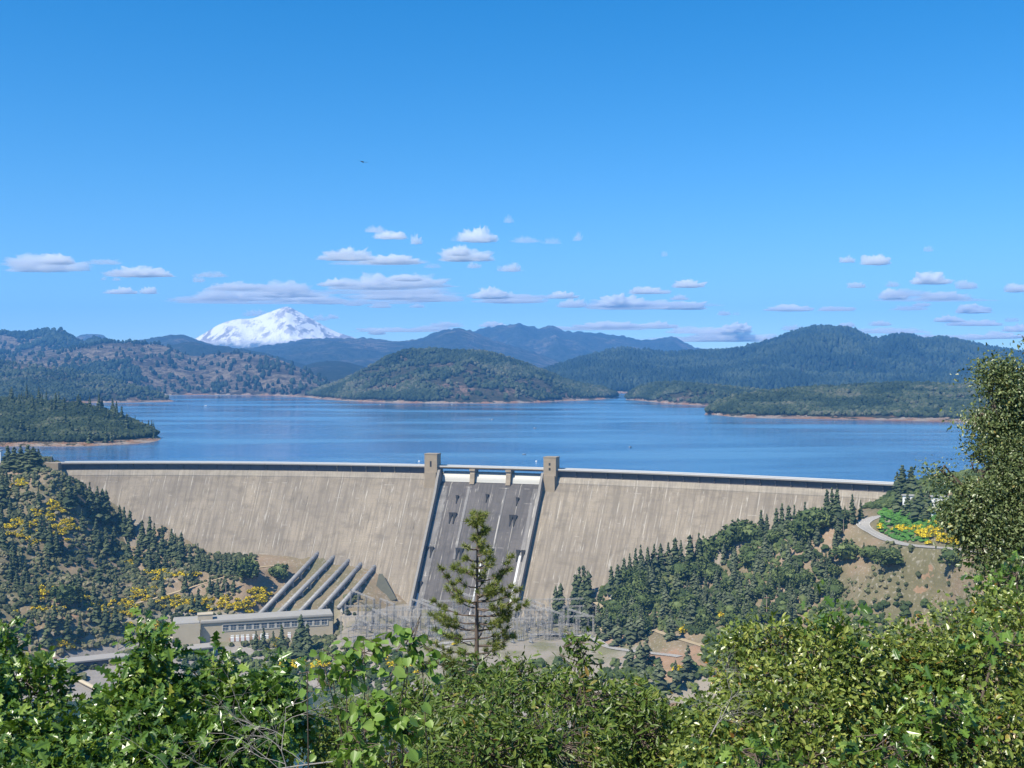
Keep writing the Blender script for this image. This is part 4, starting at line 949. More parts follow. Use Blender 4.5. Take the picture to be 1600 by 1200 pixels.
# conifers in front of powerhouse
for (x, b, t_) in [(470, 1028, 958), (462, 1030, 985), (480, 1030, 972), (440, 1012, 975), (427, 1010, 985), (400, 1015, 985), (412, 1014, 980)]:
    at_px('conifer', x, b, t_, 'tall dark conifer standing in front of the powerhouse windows', 'conifers in front of the powerhouse', 1.3)
for (x, b, t_, w_) in [(1490, 890, 862, 1.2), (1360, 876, 850, 1.1), (1392, 885, 852, 1.2), (1325, 875, 843, 1.2), (1152, 850, 810, 1.1), (1168, 848, 812, 1.1), (1108, 868, 838, 1.1), (1132, 862, 828, 1.1), (1270, 828, 788, 1.2), (1285, 828, 792, 1.1), (385, 905, 872, 1.0), (435, 905, 880, 1.0), (105, 945, 912, 1.2), (1258, 838, 800, 1.2)]:
    at_px('oak', x, b, t_, 'round dark green oak standing alone on the open slope beside the dam', 'single oaks on the slopes', w_)
for k in range(210):
    x = rng.uniform(955, 1310); lo = np.interp(x, [955, 1100, 1250, 1340, 1400], [915, 880, 840, 850, 900]); y = rng.uniform(lo, 985)
    p = ground(x, y)
    kd = ('oak', 'pine', 'conifer')[k % 3]
    at_px(kd, x, y, y - rng.uniform(16, 28) * (1 if kd == 'oak' else 1.45), 'tree in the wood', {'oak': 'oaks', 'pine': 'pines', 'conifer': 'slender conifers'}[kd] + ' in the wood right of the dam', rng.uniform(.9, 1.25), 'greypine' if kd == 'conifer' and k % 2 else None)
# brush: one mass per side
def region(n, fn, x0, x1, y0, y1):
    X = rng.uniform(x0, x1, n); Y = rng.uniform(y0, y1, n); Z = hgt(X, Y); px = X / Y * F + 800; py = (CZ - Z) / Y * F + HZ
    m = fn(px, py, X, Y, Z)
    for (_, _, wd, L) in RC:
        d = np.full(n, 1e9)
        for i in range(0, len(L), 2): d = np.minimum(d, np.hypot(X - L[i, 0], Y - L[i, 1]))
        m &= d > wd / 2 + 2.6
    m &= (d_sw(X, Y) > 6) & (d_ph(X, Y) > 3)
    # keep clear of the dam body
    cp = crest(np.clip(px * 0 + 800 + X * 0, 97, 1395))
    for q in range(97, 1400, 30):
        pass
    return np.stack([X, Y, Z], -1)[m], px[m], py[m]
_dl = np.linspace(97, 1480, 120); _dc = crest(_dl); _dn = cnorm(_dl)
def off_dam(X, Y, Z):
    j = ((X[:, None] - _dc[None, :, 0]) ** 2 + (Y[:, None] - _dc[None, :, 1]) ** 2).argmin(1)
    o = (X - _dc[j, 0]) * _dn[j, 0] + (Y - _dc[j, 1]) * _dn[j, 1]
    return (o > OF + (ZF - Z) * SL + 2.5) | (X < _dc[0, 0]) | (X > _dc[-1, 0])
def penst(X, Y): return ~((X > -262) & (X < -105) & (Y > 1050) & (Y < 1160) & (np.abs(X + 200 - (Y - 1157) * .45) < 70))
def scatter_brush(name, n, fn, bounds, r, mat, label, hr=.8, base=I1, jit=.33, thr=(.3, .45), sd=3, s=40):
    p, px, py = region(n, fn, *bounds); m = off_dam(p[:, 0], p[:, 1], p[:, 2]) & penst(p[:, 0], p[:, 1]); p = p[m]
    dn = np.clip((fbm(p[:, 0] / s, p[:, 1] / s, sd, 4) - thr[0]) / (thr[1] - thr[0]), 0, 1); p = p[rng.random(len(p)) < dn]
    rr = r * rng.uniform(.5, 1.4, len(p)); cl = np.clip(fbm(p[:, 0] / 30, p[:, 1] / 30, sd + 9, 3) * 1.3 - .35 + rng.uniform(-.3, .3, len(p)), 0, 1)
    tag(obj(name, blobs(name, p, rr, mat, hr, base, jit, .1, cl), mat), label, 'brush', kind='stuff')
left = lambda px, py, X, Y, Z: (px < 560) & (px > -60) & (Z > -139) & (Y > 880)
right = lambda px, py, X, Y, Z: (px > 935) & (px < 1680) & (py < 1060) & (Y > 640) & ~((px > 1325) & (px < 1600) & (py > 795) & (py < 866)) & ~((py > 830) & (py < 945) & (px > 1290)) & ~((px > 925) & (px < 1100) & (py > 992) & (py < 1050)) & ~((px > 1030) & (px < 1070) & (py > 1080))
scatter_brush('brush', 13000, left, (-700, -100, 900, 1290), 2.3, M['brush'], 'grey-green chaparral covering the steep hillside left of the dam', thr=(.10, .30))
scatter_brush('brush', 21000, right, (60, 560, 650, 1150), 2.5, M['brushg'], 'dense green oak brush covering the hillside right of the dam', thr=(.02, .2), sd=5)
scatter_brush('brush', 5000, lambda px, py, X, Y, Z: (px > 1300) & (py > 835), (250, 520, 640, 950), 1.7, M['brush'], 'low dry shrubs scattered on the brown bank below the hairpin road', thr=(.50, .62), sd=8)
scatter_brush('ground_cover', 15000, lambda px, py, X, Y, Z: (px > 1375) & (px < 1600) & (py < 846) & (py > 798) & ~((px > 1452) & (py > 826)), (280, 480, 780, 960), 2.1, leafmat('bright_ground_cover', [(0, (.05, .15, .02)), (1, (.11, .26, .04))], .8, 0), 'bright green ground cover on the bank inside the hairpin road', thr=(.1, .2), hr=.5)
scatter_brush('brush', 2500, lambda px, py, X, Y, Z: (px > 540) & (px < 1250) & (py > 1035), (-200, 400, 560, 950), 3.2, M['brushg'], 'dark brush on the canyon slope between the foreground bushes and the road', thr=(.30, .42), sd=12)
scatter_brush('brush', 2600, lambda px, py, X, Y, Z: (px > 285) & (px < 640) & (py > 1006) & (py < 1110) & (Z < -127.8), (-300, -80, 800, 990), 2.2, M['brushg'], 'dark brush and young trees on the bank between the powerhouse and the foreground bushes', thr=(.25, .42), sd=17)
scatter_brush('brush', 1500, lambda px, py, X, Y, Z: (px < 300) & (Y < 1000), (-600, -250, 600, 1000), 2.6, M['brush'], 'dry brush on the canyon wall at the lower left', thr=(.42, .55), sd=14)
# yellow broom
BROOM = []
def broom_mesh(seed):
    r = np.random.default_rng(seed); n = 70; V = []; Fc = []; at = []; k = 0
    for i in range(n):
        u = r.normal(size=3); u[2] = abs(u[2]); u /= np.linalg.norm(u); c_ = u * np.array([1, 1, .8]) * r.uniform(.5, 1.0); s_ = r.uniform(.2, .36); cl = r.random() * .55 + (.35 if u[2] > .1 else 0)
        a = r.normal(size=3); a /= np.linalg.norm(a); b = np.cross(a, [.2, .5, 1]); b /= np.linalg.norm(b)
        V += [c_ + a * s_, c_ - a * s_ * .5 + b * s_ * .8, c_ - a * s_ * .5 - b * s_ * .8, c_ + np.cross(a, b) * s_ * .7]; at += [cl] * 4
        Fc += [(k, k + 1, k + 3), (k + 1, k + 2, k + 3), (k + 2, k, k + 3)]; k += 4
    b0, f0 = I0; V += list(b0 * .6 + np.array([0, 0, .25])); at += [0.05] * 12; Fc += [tuple(q + k for q in f) for f in f0]
    me = mesh_np('broom_bush', np.array(V), np.array(Fc), attr=at); me.materials.append(M['broom']); return me
bms = [broom_mesh(s) for s in range(4)]
spots = []
def cluster(cx, cy, rx, ry, n):
    n = int(n * 1.5)
    for _ in range(n):
        x = cx + rng.normal() * rx * .5; y = cy + rng.normal() * ry * .5; p = ground(x, y)
        if d_ph(p[0], p[1]) < 3 or d_sw(p[0], p[1]) < 3: continue
        if not off_dam(p[:1], p[1:2], p[2:])[0]: continue
        spots.append(p)
for a in [(25, 760, 14, 8, 5), (85, 798, 14, 12, 16), (30, 828, 26, 14, 22), (100, 828, 22, 12, 20), (60, 812, 20, 10, 6), (55, 850, 20, 8, 4), (205, 880, 18, 10, 8), (250, 900, 18, 8, 12), (290, 903, 30, 6, 10), (65, 928, 14, 8, 8), (125, 938, 24, 8, 7), (150, 950, 16, 8, 6), (220, 928, 26, 12, 14),
          (190, 955, 35, 12, 20), (270, 945, 30, 10, 16), (320, 950, 26, 12, 14), (375, 948, 30, 14, 22), (410, 935, 18, 12, 10), (400, 925, 10, 6, 6), (230, 985, 50, 10, 14), (110, 1010, 30, 8, 8), (60, 955, 40, 10, 6)]: cluster(*a)
nl = len(spots)
for a in [(1410, 830, 10, 3, 6), (1430, 828, 14, 5, 10), (1450, 838, 22, 6, 22), (1480, 846, 24, 6, 22), (1505, 838, 18, 8, 14), (1460, 820, 8, 3, 4), (1378, 828, 5, 3, 5), (1298, 810, 8, 3, 4), (1090, 870, 6, 3, 3), (1165, 882, 3, 3, 2), (1115, 963, 10, 4, 5), (1240, 905, 3, 2, 2)]: cluster(*a)
nr = len(spots)
for a in [(435, 1000, 8, 10, 12), (425, 985, 5, 6, 5), (460, 1040, 22, 7, 24), (500, 1042, 14, 6, 10), (610, 1045, 10, 6, 6), (600, 1030, 6, 3, 4), (640, 1050, 12, 5, 5), (715, 1008, 6, 2, 3), (1060, 1050, 8, 4, 3), (1070, 990, 6, 4, 3), (878, 998, 6, 1, 2)]: cluster(*a)
order = rng.permutation(len(spots)); keep = set(order[:295].tolist())
rest = np.array([spots[i] for i in order[295:]])
if len(rest):
    v0 = np.empty(len(bms[0].vertices) * 3, np.float32); bms[0].vertices.foreach_get('co', v0); v0 = v0.reshape(-1, 3)
    f0 = np.array([tuple(p_.vertices) for p_ in bms[0].polygons]); a0 = np.empty(len(v0), np.float32); bms[0].attributes['rnd'].data.foreach_get('value', a0)
    Vr = (v0[None] * rng.uniform(2.4, 3.8, (len(rest), 1, 1)) + rest[:, None] + np.array([0, 0, .9])).reshape(-1, 3)
    tag(obj('broom_bushes', mesh_np('broom_bushes', Vr, (f0[None] + (np.arange(len(rest)) * len(v0))[:, None, None]).reshape(-1, 3), attr=np.tile(a0, len(rest))), M['broom']), 'yellow broom filling in between the single broom bushes of the valley', 'brush', kind='stuff')
for k, p in enumerate(spots):
    if k not in keep: continue
    o = link(bpy.data.objects.new('broom_bush', bms[k % 4])); o.location = tuple(p + np.array([0, 0, 1.1])); s = rng.uniform(2.7, 4.8) * (.6 if nl <= k < nr else 1); o.scale = (s, s, s * .9); o.rotation_euler = (0, 0, rng.uniform(0, 6))
    if k < nl: tag(o, 'yellow flowering broom bush on the hillside left of the powerhouse', 'bush', 'yellow broom bushes left of the powerhouse')
    elif k < nr: tag(o, 'yellow flowering broom bush on the bank right of the dam', 'bush', 'yellow broom bushes right of the dam')
    else: tag(o, 'yellow flowering broom bush below the switchyard in the valley', 'bush', 'yellow broom bushes below the switchyard')

# ------------------------------------------------------------------ small built things
def pole(px, base, top, arms, label, r=.35):
    p = ground(px, base); h = (base - top) / F * p[1]; e = empty('utility_pole', tuple(p)); tag(e, label, 'pole')
    mb = MB(); mb.tube((0, 0, -1), (0, 0, h), r, r * .7, 8); mb.build('post', M['wood'], e)
    for (z, w_, an) in arms:
        mb = MB(); mb.box((0, -.3, h * z), (w_, .35, .4), rotz(an)); mb.build('cross_arm', M['orange'] if px > 1000 else M['wood'], e)
        for s_ in (-1, 0, 1): mb = MB(); mb.tube(((w_ / 2 - .3) * s_, -.3, h * z + .2), ((w_ / 2 - .3) * s_, -.3, h * z + 1.0), .15, .12, 5); mb.build('insulator', M['steel'], e)
    return e
pole(353, 958, 912, [(.93, 3, .2)], 'thin pale wooden pole among the broom left of the penstocks', .4)
pole(1082, 880, 838, [(.78, 14, .1)], 'tall pole with a long reddish cross arm against the dam face on the right', .75)
pole(1198, 960, 932, [(.85, 4, .2)], 'leaning pole sticking out of the wood above the right bushes', .45)
pole(1318, 835, 815, [], 'short pole beside the wood left of the hairpin road', .3)
pole(184, 1018, 998, [(.9, 2.5, 0)], 'short dark pole behind the river deck at the lower left', .35)
def lamp(px, base, top, lab):
    X, Y, Z = PD(px, base, 1222); h = (base - top) / F * Y; e = empty('street_lamp', (X, Y, Z)); tag(e, lab, 'lamp'); mb = MB(); mb.tube((0, 0, 0), (0, 0, h), .3, .22, 8); mb.build('pole', M['steel'], e)
    mb = MB(); mb.box((.5, 0, h), (1.8, .6, .35)); mb.build('lamp_head', M['steel'], e)
lamp(80, 724, 712, 'pale lamp post on the left end of the dam crest')
lamp(63, 726, 707, 'thin lamp post beside the trees at the left end of the dam')
def house(px, base, w_, d_, h_, lab, rz, roofc='roof', name='building'):
    p = ground(px, base); e = empty(name, tuple(p), rz); tag(e, lab, 'building')
    mb = MB(); mb.box((0, 0, h_ / 2 - 1), (w_, d_, h_ + 2)); mb.build('wall', M['white'], e)
    mb = MB(); mb.box((0, 0, h_ + .25), (w_ + 1.6, d_ + 1.6, .5)); mb.build('roof', M[roofc], e)
    for k in range(max(1, int(w_ / 5))):
        mb = MB(); mb.box((-w_ / 2 + 2.5 + k * 5, -d_ / 2 - .05, h_ * .55), (2.2, .2, 1.6)); fr = mb.build('window', M['frame'], e); mb = MB(); mb.box((-w_ / 2 + 2.5 + k * 5, -d_ / 2 - .12, h_ * .55), (1.8, .16, 1.2)); mb.build('pane', M['glass'], fr)
    mb = MB(); mb.box((w_ / 2 - 1.6, -d_ / 2 - .05, 1.1), (1.1, .2, 2.2)); mb.build('door', M['recess'], e)
house(1425, 786, 15, 8, 5.5, 'low white building between the cedars at the right end of the dam', -.3)
house(1468, 790, 12, 8, 6.5, 'white building half hidden behind the big oak at the right edge', -.3)
house(1463, 806, 8, 6, 4, 'small white hut below the cedars beside the green bank', -.2)
house(-2, 724, 6, 6, 14, 'tall white building cut by the left edge of the picture', .1)
# car park wall at the left end
mb = MB(); a = PD(8, 731, 1195); b = PD(68, 727, 1215); mb.tube(a, b, .7, .7, 4); tag(mb.build('parapet_wall', M['deck']), 'pale low wall of the car park at the left end of the dam', 'wall')
mb = MB(); a = PD(62, 725, 1222); b = PD(97, 723.5, 1222); mb.tube(a, b, .8, .8, 4); tag(mb.build('parapet_wall', M['deck']), 'pale parapet joining the left end of the crest', 'wall')
# rocks at the right toe of the dam
for k in range(26):
    p = ground(rng.uniform(925, 965), rng.uniform(915, 945)); bv, bf = I1; s = rng.uniform(1, 2.8)
    o = obj('boulder', mesh_np('boulder', bv * (1 + rng.uniform(-.3, .3, (len(bv), 1))) * s, bf), M['saddle'] if k == 0 else bpy.data.materials['saddle_concrete']); o.location = tuple(p)
    tag(o, 'pale boulder in the rubble where the dam meets the right slope', 'boulder', 'boulders at the right toe of the dam')
def vehicle(px, py, Y, rz, lab, colr, pick=False, L=4.6):
    X, Yy, Z = PD(px, py, Y); Z = float(hgt(X, Yy)) + .75 if Y > 850 and px < 400 else float(hgt(X, Yy)) + .2
    e = empty('parked_car', (X, Yy, Z), rz); tag(e, lab, 'car')
    mb = MB(); bm_ = [(-L / 2, .35), (-L / 2, .95), (-L * .28, 1.05), (-L * .16, 1.5), (L * .22, 1.5), (L * .38, 1.02), (L / 2, .85), (L / 2, .35)]
    n = len(bm_); V = [(x, -.9, z) for x, z in bm_] + [(x, .9, z) for x, z in bm_]; mb.add(V, [tuple(range(n)), tuple(range(2 * n - 1, n - 1, -1))] + [(i, i + n, (i + 1) % n + n, (i + 1) % n) for i in range(n)]); mb.build('body', colr, e)
    for sx in (-1, 1):
        for sy in (-1, 1): mb = MB(); mb.tube((sx * L * .31, sy * .75, .34), (sx * L * .31, sy * .93, .34), .34, .34, 10); mb.build('wheel', M['black'], e)
    mb = MB(); mb.box((.1, 0, 1.27), (L * .36, 1.84, .3)); mb.build('side_window', M['glass'], e)
    return e
vehicle(151, 1029, 955, .2, 'white car parked on the flat deck at the lower left', M['white'])
vehicle(172, 1018, 968, .3, 'light grey car standing near the end of the deck behind the white car', M['steel'])
vehicle(195, 1015, 972, .1, 'white van shaped car nearest the powerhouse on the river deck', M['white'], L=5.4)
# road posts by the hairpin
for (px, py) in [(1344, 812), (1343, 822)]:
    p = ground(px, py); mb = MB(); mb.tube((0, 0, 0), (0, 0, 2.6), .12, .1, 6); mb.box((0, -.1, 2.4), (.9, .1, .9)); o = mb.build('road_sign', M['white']); o.location = tuple(p)
    tag(o, 'small white road sign at the %s of the hairpin bend' % ('top' if py < 815 else 'outer edge'), 'sign')
# boats and buoys
def boat(px, py, L, lab, rz, col_='white'):
    X, Y, Z = P(px, py, 0); e = empty('motor_boat', (X, Y, .0), rz); tag(e, lab, 'boat')
    mb = MB(); n = 9; prof = []
    for i in range(n):
        u = i / (n - 1); wd = L * .16 * (1 - max(0, (u - .5) / .5) ** 2.2); x = -L / 2 + L * u; sh = 1.0 + .5 * u
        prof.append([(x, -wd, sh), (x, -wd * .7, -.3), (x, wd * .7, -.3), (x, wd, sh)])
    V = [q for p_ in prof for q in p_]; Fc = []
    for i in range(n - 1):
        for j in range(3): Fc.append((i * 4 + j, i * 4 + j + 1, i * 4 + j + 5, i * 4 + j + 4))
        Fc.append((i * 4 + 3, i * 4, i * 4 + 4, i * 4 + 7))
    Fc.append((0, 3, 2, 1)); mb.add(V, Fc); mb.build('hull', M[col_], e)
    mb = MB(); mb.box((-L * .05, 0, L * .14), (L * .42, L * .22, L * .14)); mb.box((-L * .1, 0, L * .23), (L * .3, L * .2, L * .03)); mb.build('cabin', M['white'], e)
    mb = MB(); mb.box((L * .0, 0, L * .15), (L * .36, L * .225, L * .05)); mb.build('side_window', M['glass'], e)
boat(322, 635, 15, 'white cabin boat on the open water at the left', .1)
boat(985, 699, 5, 'small dark skiff on the water right of the spillway', .7, 'steeld')
boat(819, 710.5, 5, 'tiny dark work boat just behind the spillway bridge', .2, 'steeld')
boat(769, 656, 7, 'small dark boat at the end of the buoy line', .2, 'steeld')
boat(836, 669.5, 6, 'faint dark boat in the middle of the lake', .2, 'steeld')
bu = mesh_np('buoy', np.vstack([I1[0] * [1.6, 1.6, 1.0]]), I1[1]); bu.materials.append(M['white'])
for k in range(16):
    px = 706 + k * 4.2; X, Y, Z = P(px, 655 + math.sin(k * .4) * .3, 0); o = link(bpy.data.objects.new('buoy', bu)); o.location = (X, Y, .3)
    tag(o, 'white buoy of the dotted float line in the middle of the lake', 'buoy', 'float line buoys'); o.scale = (.45,) * 3
for k, (px, py) in enumerate([(655, 722), (838, 722), (594, 632), (706, 632)]):
    X, Y, Z = P(px, py - (0 if k > 1 else 1), 0); o = link(bpy.data.objects.new('buoy', bu)); o.location = (X, Y, .2); o.scale = (.8,) * 3
    tag(o, ['single white buoy close behind the left spillway tower', 'single white buoy close behind the right spillway tower', 'white buoy off the left part of the central hill', 'white buoy off the middle of the central hill'][k], 'buoy')
# bird high in the sky
X, Y, Z = PD(567, 253, 110); mb = MB(); mb.add([(-.75, .1, .12), (-.3, .0, .02), (0, .12, .05), (.3, 0, .02), (.75, .1, .14), (.28, .22, .02), (0, .3, .02), (-.28, .22, .02)], [(0, 1, 7), (1, 2, 6, 7), (2, 3, 5, 6), (3, 4, 5)])
mb.tube((0, -.1, .0), (0, .42, .0), .07, .03, 6); o = mb.build('bird', M['black']); o.location = (X, Y, Z); o.rotation_euler = (.3, .1, .7); tag(o, 'small dark bird gliding high in the clear sky', 'bird')

# ------------------------------------------------------------------ clouds (closed bodies of mist) and haze
def vol_mat(name, dens, colr, aniso):
    m = bpy.data.materials.new(name); m.use_nodes = True; nt = m.node_tree; nt.nodes.clear(); o = nt.nodes.new('ShaderNodeOutputMaterial'); v = nt.nodes.new('ShaderNodeVolumePrincipled')
    v.inputs['Color'].default_value = (*colr, 1); v.inputs['Density'].default_value = dens; v.inputs['Anisotropy'].default_value = aniso
    nt.links.new(v.outputs[0], o.inputs['Volume']); return m
CV = [vol_mat('cloud_mist_thin', .0030, (1, .99, .965), 0.0), vol_mat('cloud_mist', .0075, (1, .99, .965), 0.0), vol_mat('cloud_mist_dense', .014, (1, .995, .97), 0.0)]
CL = [(330, 470, 150, 10, 0), (430, 474, 210, 8, 0), (560, 474, 230, 9, 0), (600, 458, 240, 12, 0), (420, 455, 180, 12, 0), (690, 466, 90, 7, 0), (830, 466, 90, 6, 0), (1020, 478, 220, 8, 0), (580, 413, 150, 7, 0), (1460, 470, 170, 8, 0), (1120, 533, 260, 9, 0), (1450, 530, 240, 8, 0), (940, 515, 180, 7, 0), (620, 518, 160, 6, 0), (70, 422, 150, 24, 1), (40, 414, 90, 12, 0), (90, 411, 60, 14, 2), (160, 412, 70, 8, 0), (222, 431, 105, 14, 2), (180, 428, 30, 8, 1), (190, 458, 50, 9, 2), (232, 458, 32, 9, 2), (162, 437, 12, 5, 1), (182, 438, 16, 6, 1), (330, 432, 60, 8, 0), (310, 440, 22, 9, 1),
      (375, 468, 170, 12, 1), (370, 452, 90, 12, 1), (340, 466, 70, 18, 1), (440, 462, 130, 20, 1), (330, 473, 130, 9, 0), (480, 470, 120, 14, 1), (525, 446, 60, 9, 2), (590, 450, 150, 20, 1), (640, 438, 60, 9, 2), (650, 447, 130, 16, 1), (620, 466, 150, 16, 1), (660, 470, 110, 12, 1), (510, 474, 60, 8, 1), (553, 477, 34, 6, 1), (595, 480, 40, 8, 1), (653, 480, 30, 6, 1),
      (548, 405, 95, 18, 2), (612, 411, 110, 12, 2), (530, 398, 60, 8, 0), (587, 362, 34, 9, 1), (610, 372, 58, 10, 2), (650, 380, 22, 13, 2), (746, 376, 60, 20, 2), (710, 376, 14, 8, 0), (795, 347, 18, 11, 1), (820, 378, 50, 8, 0), (862, 380, 34, 9, 0), (903, 375, 18, 12, 1), (728, 406, 100, 18, 2), (715, 398, 40, 14, 2), (740, 418, 24, 9, 1), (798, 423, 40, 11, 1), (675, 418, 30, 7, 0),
      (770, 465, 70, 15, 2), (800, 472, 110, 13, 1), (880, 465, 54, 9, 2), (1010, 458, 70, 9, 2), (1077, 448, 56, 11, 2), (1038, 400, 12, 8, 1), (895, 479, 50, 12, 1), (965, 478, 90, 18, 2), (990, 482, 170, 12, 1), (1070, 482, 90, 12, 2), (1062, 468, 34, 7, 1), (1130, 492, 24, 7, 1), (1150, 492, 14, 5, 0),
      (1030, 512, 60, 9, 1), (950, 512, 110, 9, 1), (1150, 518, 60, 12, 2), (1145, 530, 150, 14, 0), (1090, 520, 110, 9, 0), (680, 516, 80, 8, 0), (590, 522, 30, 8, 1), (770, 510, 40, 8, 1), (500, 500, 34, 8, 0), (520, 497, 24, 6, 1), (400, 493, 40, 9, 0), (700, 510, 60, 7, 0),
      (1324, 409, 28, 9, 2), (1368, 412, 52, 14, 2), (1451, 392, 16, 9, 1), (1234, 485, 76, 9, 2), (1305, 485, 60, 7, 1), (1338, 449, 34, 8, 1), (1452, 442, 72, 16, 2), (1395, 447, 24, 8, 1), (1510, 450, 40, 12, 1), (1395, 466, 52, 14, 2), (1470, 467, 95, 11, 1), (1420, 462, 100, 10, 0), (1587, 455, 40, 13, 2), (1520, 488, 56, 12, 2), (1420, 484, 60, 7, 0), (1484, 502, 46, 9, 2), (1525, 508, 90, 8, 1), (1324, 510, 30, 7, 1), (1375, 508, 36, 7, 1), (1590, 517, 50, 10, 1), (1560, 528, 110, 9, 1), (1240, 515, 40, 9, 0), (1390, 520, 120, 8, 0), (1580, 502, 30, 6, 0), (1440, 478, 30, 6, 1)]
def cloud(cx, by, w_, h_, dn, k):
    Y = min(60000.0, 1950 / max(.02, (HZ - by) / F)); s = Y / F
    sub, f = I3; v = sub.copy(); r = np.random.default_rng(100 + k)
    az = v[:, 0]; 
    n1 = fbm(v[:, 0] * 2.2 + k * 3.1 + 20, v[:, 2] * 2.0 + v[:, 1] * 1.3 + 11, k, 4); n2 = fbm(v[:, 0] * 6 + k + 40, v[:, 2] * 5 + v[:, 1] * 3 + 31, k + 5, 3)
    n3 = fbm(v[:, 0] * 13 + k, v[:, 2] * 11 + v[:, 1] * 5, k + 9, 2)
    n1 = fbm(v[:, 0] * 2.6 + k * 3.1 + 20, v[:, 2] * 1.6 + v[:, 1] * 1.3 + 11, k, 3, True)
    rad = .30 + .75 * n1 + .40 * (n2 - .5) + .16 * (n3 - .5)
    V = v * rad[:, None]
    V[:, 2] = np.where(V[:, 2] > 0, V[:, 2] * (1.0 + .5 * (n2 - .5)), V[:, 2] * .16)
    V[:, 0] *= w_ * .5 * s / .88; V[:, 2] *= h_ * s / .88; V[:, 1] *= min(w_, 60) * .35 * s
    X = (cx - 800) / F * Y
    o = obj('cloud', mesh_np('cloud', V, f, smooth_=True), CV[dn]); o.location = (X, Y, CZ + (HZ - by) / F * Y)
    side = 'left' if cx < 480 else 'middle' if cx < 1000 else 'right'
    tag(o, ['wispy thin', 'soft flat', 'bright puffy'][dn] + ' small cloud low in the %s part of the sky' % side, 'cloud', 'small clouds in the %s part of the sky' % side)
I3 = ico(4)
for k, a in enumerate(CL): cloud(*a, k)
a = np.array(PD(1072, 109, 40000)); b = np.array(PD(1138, 92, 40000)); mb = MB(); mb.tube(a, b, 24, 10, 8); tag(mb.build('contrail', CV[0]), 'faint thin contrail high on the right of the sky', 'contrail')
zmin = float(HT.min()) - 1.5
HX = 9000.0
mb = MB(); mb.box((0, 8500, (zmin + 1080) / 2), (2 * 14000, 18200, 1080 - zmin))
hz = mb.build('haze', vol_mat('haze_air', 6.0e-5, (.16, .50, 1.0), 0.0)); hz['kind'] = 'stuff'
# ------------------------------------------------------------------ foreground bushes: twigs and real leaves
def leaves(C, N, size, kind, r, droop=.35):
    """C centres, N outward preference; builds leaf faces"""
    n = len(C)
    if kind == 'oval':
        T = np.array([(0, 0, 0), (.35, .26, .07), (.72, .22, .06), (1, 0, -.04), (.72, -.22, .06), (.35, -.26, .07)]); Fc = [(0, 1, 2, 3), (0, 3, 4, 5)]
    elif kind == 'narrow':
        T = np.array([(0, 0, 0), (.35, .15, .04), (.72, .13, .04), (1, 0, -.05), (.72, -.13, .04), (.35, -.15, .04)]); Fc = [(0, 1, 2, 3), (0, 3, 4, 5)]
    elif kind == 'heart':
        T = np.array([(0, 0, 0), (-.08, .3, .03), (.2, .5, .08), (.6, .42, .08), (1, 0, -.08), (.6, -.42, .08), (.2, -.5, .08), (-.08, -.3, .03)]); Fc = [(0, 1, 2, 3, 4), (0, 4, 5, 6, 7)]
    else:  # lobed oak leaf
        T = np.array([(0, 0, 0), (.16, .09, .02), (.24, .34, .07), (.38, .13, .03), (.52, .42, .08), (.64, .14, .03), (.80, .24, .03), (1, 0, -.08), (.80, -.24, .03), (.64, -.14, .03), (.52, -.42, .08), (.38, -.13, .03), (.24, -.34, .07), (.16, -.09, .02)])
        Fc = [(0, 1, 2, 3, 4, 5, 6, 7), (0, 7, 8, 9, 10, 11, 12, 13)]
    # axis: mostly outward and drooping; normal: mostly up
    ax = N * .8 + r.normal(size=(n, 3)) * .7 + np.array([0, 0, -droop]); ax /= np.linalg.norm(ax, axis=1, keepdims=True)
    up = np.array([0, 0, .9]) + r.normal(size=(n, 3)) * .65 + N * .25 + np.array([0, -.3, 0]); up -= (up * ax).sum(1, keepdims=True) * ax; up /= np.linalg.norm(up, axis=1, keepdims=True)
    sd_ = np.cross(up, ax); s = size * r.uniform(.4, 1.35, n) * np.repeat(r.uniform(.75, 1.2, n // 4 + 1), 4)[:n]
    V = C[:, None, :] + s[:, None, None] * (T[None, :, 0:1] * ax[:, None] + T[None, :, 1:2] * sd_[:, None] + T[None, :, 2:3] * up[:, None])
    k = len(T); Fq = np.array(Fc)[None] + (np.arange(n) * k)[:, None, None]
    return V.reshape(-1, 3), Fq.reshape(-1, len(Fc[0])), k
